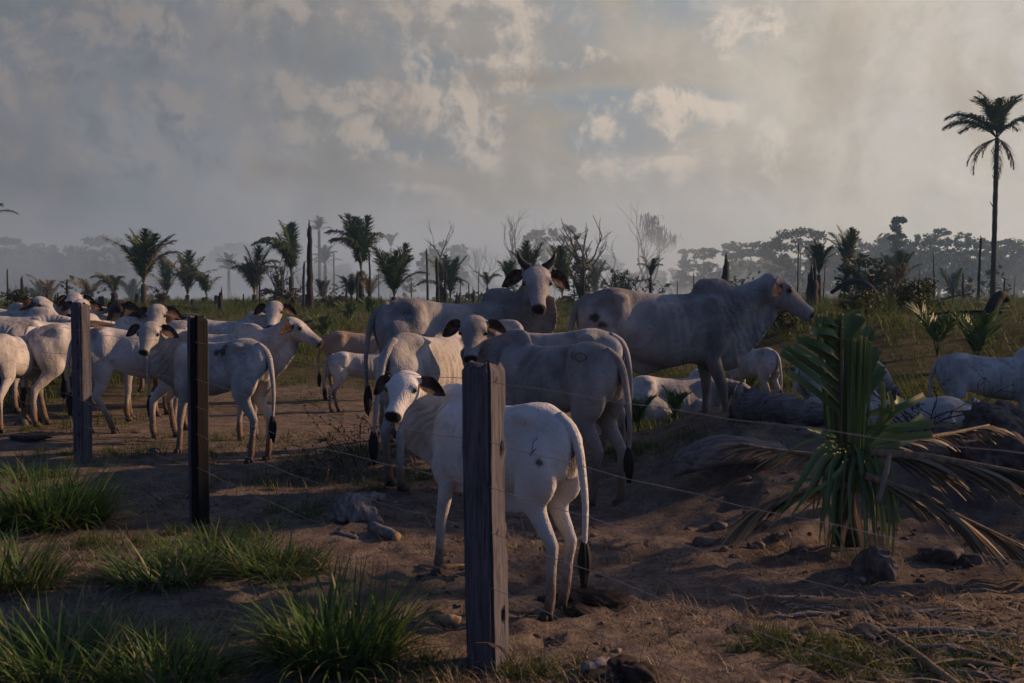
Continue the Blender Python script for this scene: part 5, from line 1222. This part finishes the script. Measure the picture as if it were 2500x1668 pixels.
burnt('black tapering stake left of the tall thin pole', 2351, 62, 2.0, .11, -.02, 17, top=.4)
burnt('thin dark stake in the scrub right of the dark shrub', 2325, 62, 1.2, .06, .05, 18, jag=False)
burnt('straight dark stake right of the crooked stump', 2448, 40, 1.25, .045, .04, 19, jag=False)
burnt('dark pole at the far left above the resting heads', 165, 78, 1.9, .10, 0, 20)
burnt('thin charred pole at the left edge behind the overgrown stump', 20, 70, 2.6, .07, 0, 21)
burnt('twin charred pole beside the overgrown stump', 55, 70, 2.0, .13, 0, 22)
burnt('short dark stake left of the charred log end', 595, 64, 1.0, .06, 0, 23, jag=False)
burnt('charred block stake at the end of the fallen charred log', 538, 52, 1.0, .16, 0, 24)
burnt('leaning charred stake beside the small lit palm', 845, 80, 1.5, .09, 0.05, 25)
burnt('tallest charred stake between the small lit palm and the shuttlecock palm', 872, 82, 2.6, .10, 0.02, 26)
burnt('leaning charred stake right of the shuttlecock palm', 893, 78, 1.4, .09, .25, 27)
burnt('short dark stake in the grass right of the horned head', 1398, 40, .55, .09, 0, 28, jag=False)
burnt('dark dead pole behind the walking cow head', 1946, 75, 4.4, .06, .01, 29)
burnt('far slim dead pole in the smoke right of the windswept palm', 816, 205, 17, .25, 0, 30, mat='bark')
rs_ = random.Random(4)
NUM_ = 'first second third fourth fifth sixth seventh eighth ninth tenth eleventh twelfth thirteenth fourteenth fifteenth sixteenth seventeenth eighteenth nineteenth twentieth twenty-first twenty-second twenty-third twenty-fourth twenty-fifth twenty-sixth'.split()
for i in range(26):                                     # low stumps along the edge of the pasture
    px = 60+i*44+rs_.uniform(-15, 15); d = rs_.uniform(62, 104); hh = rs_.uniform(.3, 1.1)
    burnt('low burnt stump, %s from the left along the pasture edge' % NUM_[i], px, d, hh, rs_.uniform(.10, .30), rs_.uniform(-.1, .1), 60+i, 'burnt_stump', rs_.random() > .5, 'char', 'small burnt stumps at the pasture edge', cat='stump')
def bent(label, pts, rad, mat='char', name='burnt_snag', cat='burnt trunk', group=None):
    P0 = Vector(pts[0]); root = empty(name, P0, 0, label=label, cat=cat, group=group)
    Q = [Vector(p)-P0 for p in pts]; C = []; Rr = []
    for i in range(len(Q)-1):
        p0, p1, p2, p3 = Q[max(i-1, 0)], Q[i], Q[i+1], Q[min(i+2, len(Q)-1)]
        for t in (0, .25, .5, .75):
            C.append(0.5*((2*p1) + (p2-p0)*t + (2*p0-5*p1+4*p2-p3)*t*t + (3*p1-p0-3*p2+p3)*t**3)); Rr.append(rad[i]+(rad[i+1]-rad[i])*t)
    C.append(Q[-1]); Rr.append(rad[-1])
    MB().tube(C, Rr, 10, .10).build('trunk', M[mat], root); return root
def pz(px, py, d): return ((px-1250)/F_PX*d, d, CAM_Z + (720-py)/F_PX*d)
bent('black burnt trunk bent over in an arch', [pz(2152, 775, 45), pz(2145, 745, 45), pz(2130, 712, 45), pz(2105, 692, 45.4), pz(2075, 688, 45.8), pz(2050, 700, 46), pz(2028, 716, 46)], [.22, .18, .17, .15, .13, .12, .08])
bent('charred forked stem holding the half yellow palm', [pz(2168, 775, 50), pz(2170, 745, 50), pz(2176, 715, 50.4), pz(2182, 690, 50.8)], [.17, .15, .09, .05])
bent('crooked charred stump with a hooked top on the right', [pz(2408, 830, 27), pz(2412, 790, 27), pz(2420, 755, 27), pz(2436, 727, 27.1), pz(2450, 722, 27.2), pz(2458, 735, 27.3)], [.24, .19, .17, .15, .13, .08])
bent('low broken charred stump beside the crooked one', [pz(2404, 830, 26.6), pz(2402, 795, 26.6), pz(2404, 765, 26.6)], [.15, .12, .09])
bent('long black fallen trunk lying across the left pasture', [pz(378, 752, 62), pz(440, 756, 60), pz(500, 762, 58), pz(565, 768, 56)], [.22, .24, .20, .12])
bent('short black fallen log left of the long one', [pz(296, 744, 70), pz(320, 750, 69), pz(345, 752, 68)], [.12, .2, .14])
bent('thin fallen branch below the long black trunk', [pz(415, 772, 48), pz(430, 786, 46), pz(455, 792, 45)], [.09, .07, .03])
bent('bleached pale dead frond hump in the right grass', [pz(2340, 766, 42), pz(2365, 748, 42), pz(2395, 742, 42), pz(2425, 752, 42)], [.06, .13, .12, .04], 'deadwood')
bent('thin dead branch sloping over the right scrub', [pz(2275, 738, 50), pz(2320, 726, 50), pz(2375, 716, 50)], [.06, .05, .03], 'bark')
bent('dark fallen branch in the right hand corner of the pasture', [pz(2475, 752, 36), pz(2500, 762, 35), pz(2530, 770, 35)], [.10, .09, .06])
rs_ = random.Random(33)
for i, px in enumerate(sorted([620, 700, 930, 1010, 1130, 1172, 1345, 1500, 1690, 1905, 2010, 2090, 2240, 2285, 2345, 2470])):
    d_ = rs_.uniform(84, 114); h_ = rs_.uniform(1.6, 5.2)
    burnt('slender leafless pole, %s from the left of sixteen in the smoke' % NUM_[i], px + rs_.uniform(-12, 12), d_, h_, rs_.uniform(.05, .11), rs_.uniform(-.06, .06), 90+i, 'dead_pole', rs_.random() > .4, rs_.choice(('char', 'bark')), 'slender dead poles at the pasture edge', top=.45, cat='dead pole')
rs_ = random.Random(21)
spots_ = sorted([(rs_.uniform(600, 830), rs_.uniform(26, 60)) for _ in range(6)] + [(rs_.uniform(60, 600), rs_.uniform(45, 80)) for _ in range(7)] + [(rs_.uniform(1880, 2480), rs_.uniform(19, 60)) for _ in range(12)])
for i, (px, d) in enumerate(spots_):
    L_ = rs_.uniform(.5, 2.2); a = rs_.uniform(-.6, .6); r_ = rs_.uniform(.03, .09); g_ = at(px, d); q_ = []
    for t in (-.5, -.2, .15, .5):
        x, y = g_.x + t*L_*math.cos(a), g_.y + t*L_*math.sin(a); q_.append((x, y, H(x, y) + r_*.8 + .10*L_*(t+.5)*rs_.random()))
    bent('charred branch lying in the grass, %s from the left of twenty-five' % NUM_[i], q_, [r_, r_*1.1, r_*.9, r_*.4], 'char', 'charred_branch', 'branch', 'charred branches lying in the pasture')
# shrubs
def shrub(label, px, d, h, w, n, mat, ls, seed=0, name='shrub', group='shrubs in the pasture'):
    rs = random.Random(seed+int(px)); g = at(px, d); root = empty(name, g, 0, label=label, cat='shrub', group=group); mb = MB(); lf = MB(); tips = []
    for i in range(6):
        a = rs.uniform(0, 6.28); branchy(mb, (0, 0, -.1), (math.cos(a)*w/h*.7, math.sin(a)*w/h*.7, 1), h*.6, .03*h, 2, rs, .4, tips, .8)
    mb.build('stems', M['bark'], root)
    for _ in range(n):
        c = Vector((rs.gauss(0, .40)*w*.8, rs.gauss(0, .40)*w*.8, h*rs.uniform(.08, .85)))
        c.z = min(c.z, h*(1-.5*(c.x/w)**2)) if abs(c.x) < w else h*.2
        leaves(lf, c, (w*.16, w*.16, h*.13), 22, ls, rs)
    lf.build('leaves', M[mat], root)
shrub('vine covered dark stump bush at the far left', 45, 54, 1.5, .9, 40, 'bushleaf', .09, 1)
shrub('scorched dark brush heap under the upswept palm', 690, 90, 1.6, 2.6, 46, 'deadleaf', .14, 2)
shrub('scorched brush right of the charred trunk', 812, 66, .9, 1.7, 36, 'deadleaf', .09, 3)
shrub('leafy green sapling between upswept and windswept palms', 683, 92, 3.6, .9, 40, 'bushleaf', .13, 4)
shrub('large dark shrub heap in the right pasture', 2240, 30, 1.15, .95, 70, 'bushleaf', .055, 5)
shrub('dark spreading shrub behind the large dark heap', 2205, 34, 1.0, .9, 50, 'bushleaf', .06, 6)
shrub('grassy dark hummock shrub behind the cut palm', 2100, 26, .8, .9, 46, 'bushleaf', .05, 7)
shrub('low dark shrub under the walking cow throat', 1905, 24, .7, .7, 40, 'bushleaf', .05, 8)
shrub('low shrub at the foot of the tattered palm', 1385, 74, .9, 1.6, 30, 'deadleaf', .10, 9)
shrub('small green bush round the charred stake', 1424, 66, 2.2, .7, 28, 'bushleaf', .10, 10)
shrub('dark round bush in the smoke left of the walking cow', 1515, 118, 4.0, 2.4, 40, 'leaf', .2, 11)
shrub('dark umbrella tree behind the tattered palm', 1420, 110, 7.6, 2.0, 26, 'leaf', .2, 12)
shrub('brown dry weed clump under the large open palm', 395, 76, 1.6, .8, 24, 'deadleaf', .09, 13)
for i, (px, d, h, lab) in enumerate(((2110, 60, 3.2, 'pale umbrella shaped shrub tree framed by the arched trunk'), (2130, 75, 2.6, 'smaller shrub tree right behind the arched trunk'))):
    forest_tree('shrubtree', px, d, h, lab, 1.2, 0.0, 'shrubs in the pasture', 'shrub_tree')

# ---------------------------------------------------------------- dead trees in the smoke
dead_tree('tall bare tree with upswept forked limbs in the smoke', 1258, 190, 21.5, .42, 11, .50, 3, .55, 3, z=-6)
dead_tree('half bare wide tree with arching side limb left of the tall bare tree', 1205, 210, 17.5, .50, 12, .42, 4, .75, 3, twigs=(2, 4), z=-6.5)
dead_tree('forked bare tree with a crooked left limb', 1553, 185, 19.0, .42, 14, .42, 3, .8, 2, lean=-.05, z=-6)
dead_tree('vine hung dead tree leaning right beside the forked one', 1572, 186, 21.0, .42, 15, .40, 3, .45, 3, vines=True, lean=.16, z=-6)
dead_tree('thin dead sapling with a drooping twig top over the broken trunks', 1075, 112, 9.2, .12, 16, .55, 2, .45, 2)
dead_tree('small far dead tree left of the wide one', 1165, 215, 11.5, .18, 17, .55, 2, .45, 2, z=-6)
dead_tree('far spindly dead tree right of the vine hung one', 1648, 220, 13, .15, 18, .55, 2, .5, 2, z=-7)
dead_tree('thin bare shrub tree right of the windswept palm', 740, 112, 3.6, .06, 19, .4, 3, .7, 3)
dead_tree('thin bare tree left of the walking cow in the smoke', 1470, 200, 12, .14, 20, .5, 2, .6, 2, z=-7)
# ---------------------------------------------------------------- forest
def top_h(py, d, z): return CAM_Z + (720-py)/F_PX*d - z
RIGHT = [('layer', 1712, 235, 605, 1.0), ('column', 1786, 240, 590, 1.0), ('flat', 1832, 245, 592, .9), ('broad', 1952, 235, 552, 1.0), ('lacy', 1880, 300, 612, 1.0), ('dome', 1850, 330, 632, 1.3), ('round', 2042, 310, 602, 1.0), ('dome', 2122, 290, 572, 1.0), ('round', 2172, 300, 578, .9), ('slim', 2191, 185, 524, 1.0),
         ('dome', 2218, 300, 582, .9), ('lacy', 2268, 280, 556, .95), ('lacy', 2325, 285, 562, .95), ('lacy', 2372, 285, 566, .7), ('flat', 2440, 290, 586, 1.1), ('dome', 2500, 300, 588, 1.0), ('broad', 2560, 300, 575, 1.0), ('dome', 2300, 330, 610, 1.3), ('dome', 2390, 330, 615, 1.3), ('dome', 2060, 335, 630, 1.3), ('dome', 1960, 335, 625, 1.3), ('dome', 1770, 340, 640, 1.2), ('slim', 1665, 250, 605, 1.0), ('dome', 2170, 335, 612, 1.3), ('dome', 2460, 335, 615, 1.3)]
LEFT = [('dome', 18, 330, 576, 1.0), ('broad', -40, 330, 570, 1.0), ('round', 75, 340, 602, 1.0), ('dome', 110, 335, 592, .8), ('dome', 150, 340, 600, .8), ('lacy', 205, 335, 588, .9), ('broad', 262, 330, 572, .9), ('dome', 310, 360, 612, .9), ('broad', 372, 365, 640, .9), ('dome', 435, 370, 606, .9), ('dome', 500, 380, 622, 1.0), ('dome', 560, 390, 596, 1.1), ('dome', 630, 395, 590, 1.2), ('broad', 700, 400, 612, 1.0), ('dome', 200, 370, 625, 1.4), ('dome', 50, 370, 622, 1.4)]
MIDDLE = [('round', 1085, 235, 590, .9), ('vase', 1352, 205, 555, .9), ('round', 1480, 270, 620, .9), ('dome', 905, 300, 660, 1.2), ('dome', 1010, 280, 655, 1.2), ('dome', 1150, 290, 665, 1.2), ('dome', 1310, 290, 668, 1.3), ('flat', 1440, 160, 632, .8), ('layer', 985, 150, 655, .7), ('round', 1560, 280, 660, 1.2), ('round', 1640, 290, 655, 1.2), ('flat', 1110, 200, 650, .6), ('round', 820, 300, 640, 1.1), ('round', 745, 320, 640, 1.1)]
NUM = NUM_
KIND = dict(layer='tree with layered flat boughs', column='narrow ragged tree', flat='flat topped tree', broad='broad crowned tree', lacy='lacy open crowned tree', dome='dense domed tree', round='round crowned tree', slim='slim tree with a tufted top', vase='vase shaped tree')
for rows, where in ((LEFT, 'on the left forest skyline'), (MIDDLE, 'in the smoky middle'), (RIGHT, 'on the right forest skyline')):
    for i, (key, px, d, py, sx) in enumerate(sorted(rows, key=lambda r: r[1])):
        z = H((px-1250)/F_PX*d, d)
        forest_tree(key, px, d, top_h(py, d, z), '%s, %s from the left %s' % (KIND[key], NUM[i], where), sx)
# thicket below the forest
def thicket():
    rs = random.Random(12); lf = MB()
    for i in range(420):
        d = rs.uniform(125, 300); px = rs.uniform(-60, 2560); right = px > 1650
        if not right and rs.random() < .45: continue
        g = at(px, d); h = rs.uniform(1.5, 5.5)*(1.0 if right else .8)
        for _ in range(3): leaves(lf, g + Vector((rs.uniform(-2.5, 2.5), rs.uniform(-2.5, 2.5), h*rs.uniform(.2, .9))), (1.9, 1.9, h*.35), 26, .42, rs)
    tag(lf.build('undergrowth', M['leaf'], None, False), 'hazy low thicket between the pasture edge and the forest', 'undergrowth', kind='stuff')
thicket()

# ---------------------------------------------------------------- the herd, placed by bearing and distance
G1, G2, G3 = 'cattle crowding at the left', 'cattle in the middle of the herd', 'cattle on and behind the bank'
# front and middle
cow('pale young calf standing nearest behind the thick knotted post', 1215, 5.62, 1.13, 128, 256, -40, npitch=44, neck=.46, spots=((-.66, 1.02, 1, .035),), brand=([(-.60, 1.16, 1), (-.585, 1.13, 1), (-.60, 1.09, 1), (-.59, 1.05, 1)], [(-.625, 1.10, 1), (-.60, 1.07, 1)]), calf=1.0, legs=(.10, -.04, -.02, .07), tone=.0, coat='pale', vox=.017, group=G2, cat='calf', name='zebu_calf', tail=-.03, belly=.5)
cow('grey young cow whose nose is hidden by the top of the thick post', 1352, 8.35, 1.33, 130, 266, -48, npitch=46, brand=([(-.50+.045*math.cos(a), 1.24+.035*math.sin(a), 1) for a in [i*.6 for i in range(11)]], [(-.44, 1.22, 1), (-.42, 1.25, 1), (-.44, 1.28, 1)]), neck=.50, calf=.55, legs=(.05, -.05, .06, -.05), tone=.45, coat='grey', nyaw=38, group=G2, tail=-.04, vox=.018)
cow('horned cow facing the camera over the other backs', 1105, 11.0, 1.54, 24, 271, -44, npitch=56, neck=.56, brand=([(-.55+.02*i, 1.20+.03*(i%2), -1) for i in range(5)], [(-.40, 1.02, -1), (-.34, 1.0, -1)]), horns=True, legs=(.05, -.05, .05, -.08), tone=.35, coat='grey', group=G2, nyaw=-28, tail=.02)
cow('cow seen from behind with bony lit hips below the horned cow', 1052, 9.1, 1.34, 66, 120, -35, npitch=14, calf=.3, tone=.3, group=G2, tail=.10, vox=.018)
cow('cow hidden behind the grey one, only its lit bony back showing', 1345, 9.85, 1.27, 160, 190, -50, npitch=-20, calf=.3, tone=.35, group=G2)
cow('walking grey cow seen broadside on the bank', 1612, 10.75, 1.56, 6, 2, -38, npitch=30, spots=((-.66, 1.08, -1, .06), (-.60, 1.02, -1, .05)), neck=.57, legs=(.02, .16, -.10, .12), tone=.4, coat='grey', group=G3, belly=.8, vox=.018, fat=.96)
# behind the bank
cow('white cow lying under the belly of the walking cow', 1640, 15.0, 1.30, 12, -12, -30, npitch=4, lying=True, tone=.4, group=G3)
cow('white cow seen from behind right of the lying one', 1838, 16.2, 1.08, 115, 100, -40, calf=.4, tone=.4, group=G3, tail=-.04)
cow('white cow half hidden behind the cut palm leaves', 2050, 13.4, 1.12, 20, 10, -60, npitch=-35, calf=.3, tone=.4, group=G3)
cow('white cow resting behind the thorny branches', 2215, 11.4, 1.30, 168, 175, -40, npitch=10, lying=True, tone=.35, group=G3)
cow('white cow with sharp hip bones cut off by the right edge', 2425, 13.2, 1.20, -14, -10, -40, calf=.2, tone=.5, group=G3, vox=.019)
# small ones between the groups
cow('tan young cow behind the little white calf', 885, 15.9, 1.10, 8, 0, -60, npitch=-30, calf=.7, coat='tan', tone=.3, group=G2)
cow('little white calf grazing behind the dry weed bush', 885, 14.6, .88, 14, 10, -60, npitch=-45, calf=1.0, tone=.25, group=G2, cat='calf', name='zebu_calf')
# left group
cow('lean calf facing the camera right between the two left posts', 532, 10.45, 1.27, 147, 271, -44, npitch=42, spots=((-.22, 1.22, 1, .07), (-.14, 1.20, 1, .05)), neck=.50, calf=.75, legs=(.09, -.02, .03, -.02), tone=.35, group=G1, vox=.017, name='zebu_calf', cat='calf', nyaw=60)
cow('cow in profile looking right at the right end of the left group', 515, 11.7, 1.30, -12, 0, -34, npitch=34, neck=.56, calf=.4, tone=.5, group=G1, vox=.018)
cow('white cow behind the burnt post with head turned to the camera', 545, 15.2, 1.34, 3, 274, -44, npitch=52, calf=.2, tone=.4, group=G1, nyaw=-35)
cow('white cow stepping with its hind leg forward left of the facing calf', 340, 12.3, 1.31, 14, 30, -60, npitch=-25, calf=.5, legs=(.05, -.05, -.02, .30), tone=.5, group=G1, tail=.03)
cow('dark brown cow with black rump behind the slim post', 305, 14.0, 1.35, 8, 20, -40, npitch=-10, coat='brown', tone=.8, group=G1, tail=.02)
cow('black cow mostly hidden left of the turned white cow', 415, 16.6, 1.34, 160, 250, -50, npitch=46, coat='black', tone=.5, group=G1)
cow('white cow standing behind the slim purple-grey post', 222, 13.3, 1.33, 34, 280, -44, npitch=52, calf=.3, tone=.35, group=G1, nyaw=-25)
cow('cow facing the camera above the brown back', 318, 17.0, 1.34, 215, 278, -44, npitch=46, calf=.2, tone=.4, group=G1, nyaw=40)
cow('cow whose forehead shows behind the other two facing heads', 262, 18.2, 1.36, 250, 280, -44, npitch=52, calf=.2, tone=.25, group=G1)
cow('white cow seen from behind left of the slim post', 140, 14.6, 1.30, 55, 30, -45, npitch=5, calf=.3, tone=.35, group=G1, tail=.06)
cow('leftmost white cow seen from behind with sunlit thigh', 38, 12.8, 1.22, 92, 70, -45, npitch=10, calf=.6, tone=.4, group=G1, tail=.05, vox=.018)
cow('cow resting its head behind the leftmost white cow', 15, 15.8, 1.34, 15, -15, -35, npitch=4, calf=.2, tone=.35, group=G1)
cow('cow with raised head looking right at the far left', 40, 17.4, 1.36, 5, -5, -28, npitch=44, calf=.1, tone=.35, group=G1)
cow('cow at the left edge looking over the backs', -20, 17.0, 1.36, -10, -25, -35, npitch=42, calf=.1, tone=.35, group=G1)

# ---------------------------------------------------------------- trees beyond the right edge of the view that shade the foreground
for i, (x, y, h, sx) in enumerate(((17.0, 11.7, 7.7, 1.1), (23.0, 16.0, 9.0, .9))):
    forest_tree('round', 1250 + x/y*F_PX, y, h, 'shrub tree beyond the right edge, %s from the fence' % NUM[i], sx, 0.3*i, 'trees beyond the right edge', 'shade_tree')

# ---------------------------------------------------------------- air: even haze, and smoke lying over the burnt ground
def volume_box(name, x0, x1, y0, y1, z0, z1, label):
    V = [(x, y, z) for z in (z0, z1) for y in (y0, y1) for x in (x0, x1)]
    F = [(0, 2, 3, 1), (4, 5, 7, 6), (0, 1, 5, 4), (2, 6, 7, 3), (0, 4, 6, 2), (1, 3, 7, 5)]
    m = bpy.data.materials.new(name); m.use_nodes = True; nt = m.node_tree; nt.nodes.clear()
    out = nt.nodes.new('ShaderNodeOutputMaterial'); pv = nt.nodes.new('ShaderNodeVolumePrincipled'); nt.links.new(pv.outputs[0], out.inputs['Volume'])
    o = mesh_obj(name, V, F, m); tag(o, label, name, kind='stuff')
    return o, m, nt, pv
o, m, nt, pv = volume_box('haze', -430, 430, -45, 480, -12, 40, 'even pale smoke haze filling the air')
pv.inputs['Color'].default_value = (0.34, 0.63, 1.0, 1); pv.inputs['Density'].default_value = HAZE; pv.inputs['Anisotropy'].default_value = 0.3
if SMOKE:
    o, m, nt, pv = volume_box('smoke', -235, 205, 116, 400, -11, 30, 'bluish smoke drifting low over the burnt ground behind the palms')
    v = coord(nt); sep = nt.nodes.new('ShaderNodeSeparateXYZ'); nt.links.new(v.k, sep.inputs[0]); X, Y, Z = (S(nt, sep.outputs[i]) for i in range(3))
    n = noise_t(nt, stretch(nt, v, 1, .7, 1.3), .035, 3.0, .55)
    q = X/Y
    prof = q.step(-.45, -.10, .45, 1.0)*q.step(.12, .28, 1.0, .08)
    lay = Z.step(-8, 4, 1.0, .11)*Z.step(8, 30, 1.0, 0.0)
    dens = n.step(.40, .62)*lay*Y.step(116, 135)*prof
    put(nt, pv.inputs['Density'], dens*SMOKE); pv.inputs['Color'].default_value = (.70, .86, 1.0, 1); pv.inputs['Anisotropy'].default_value = .35
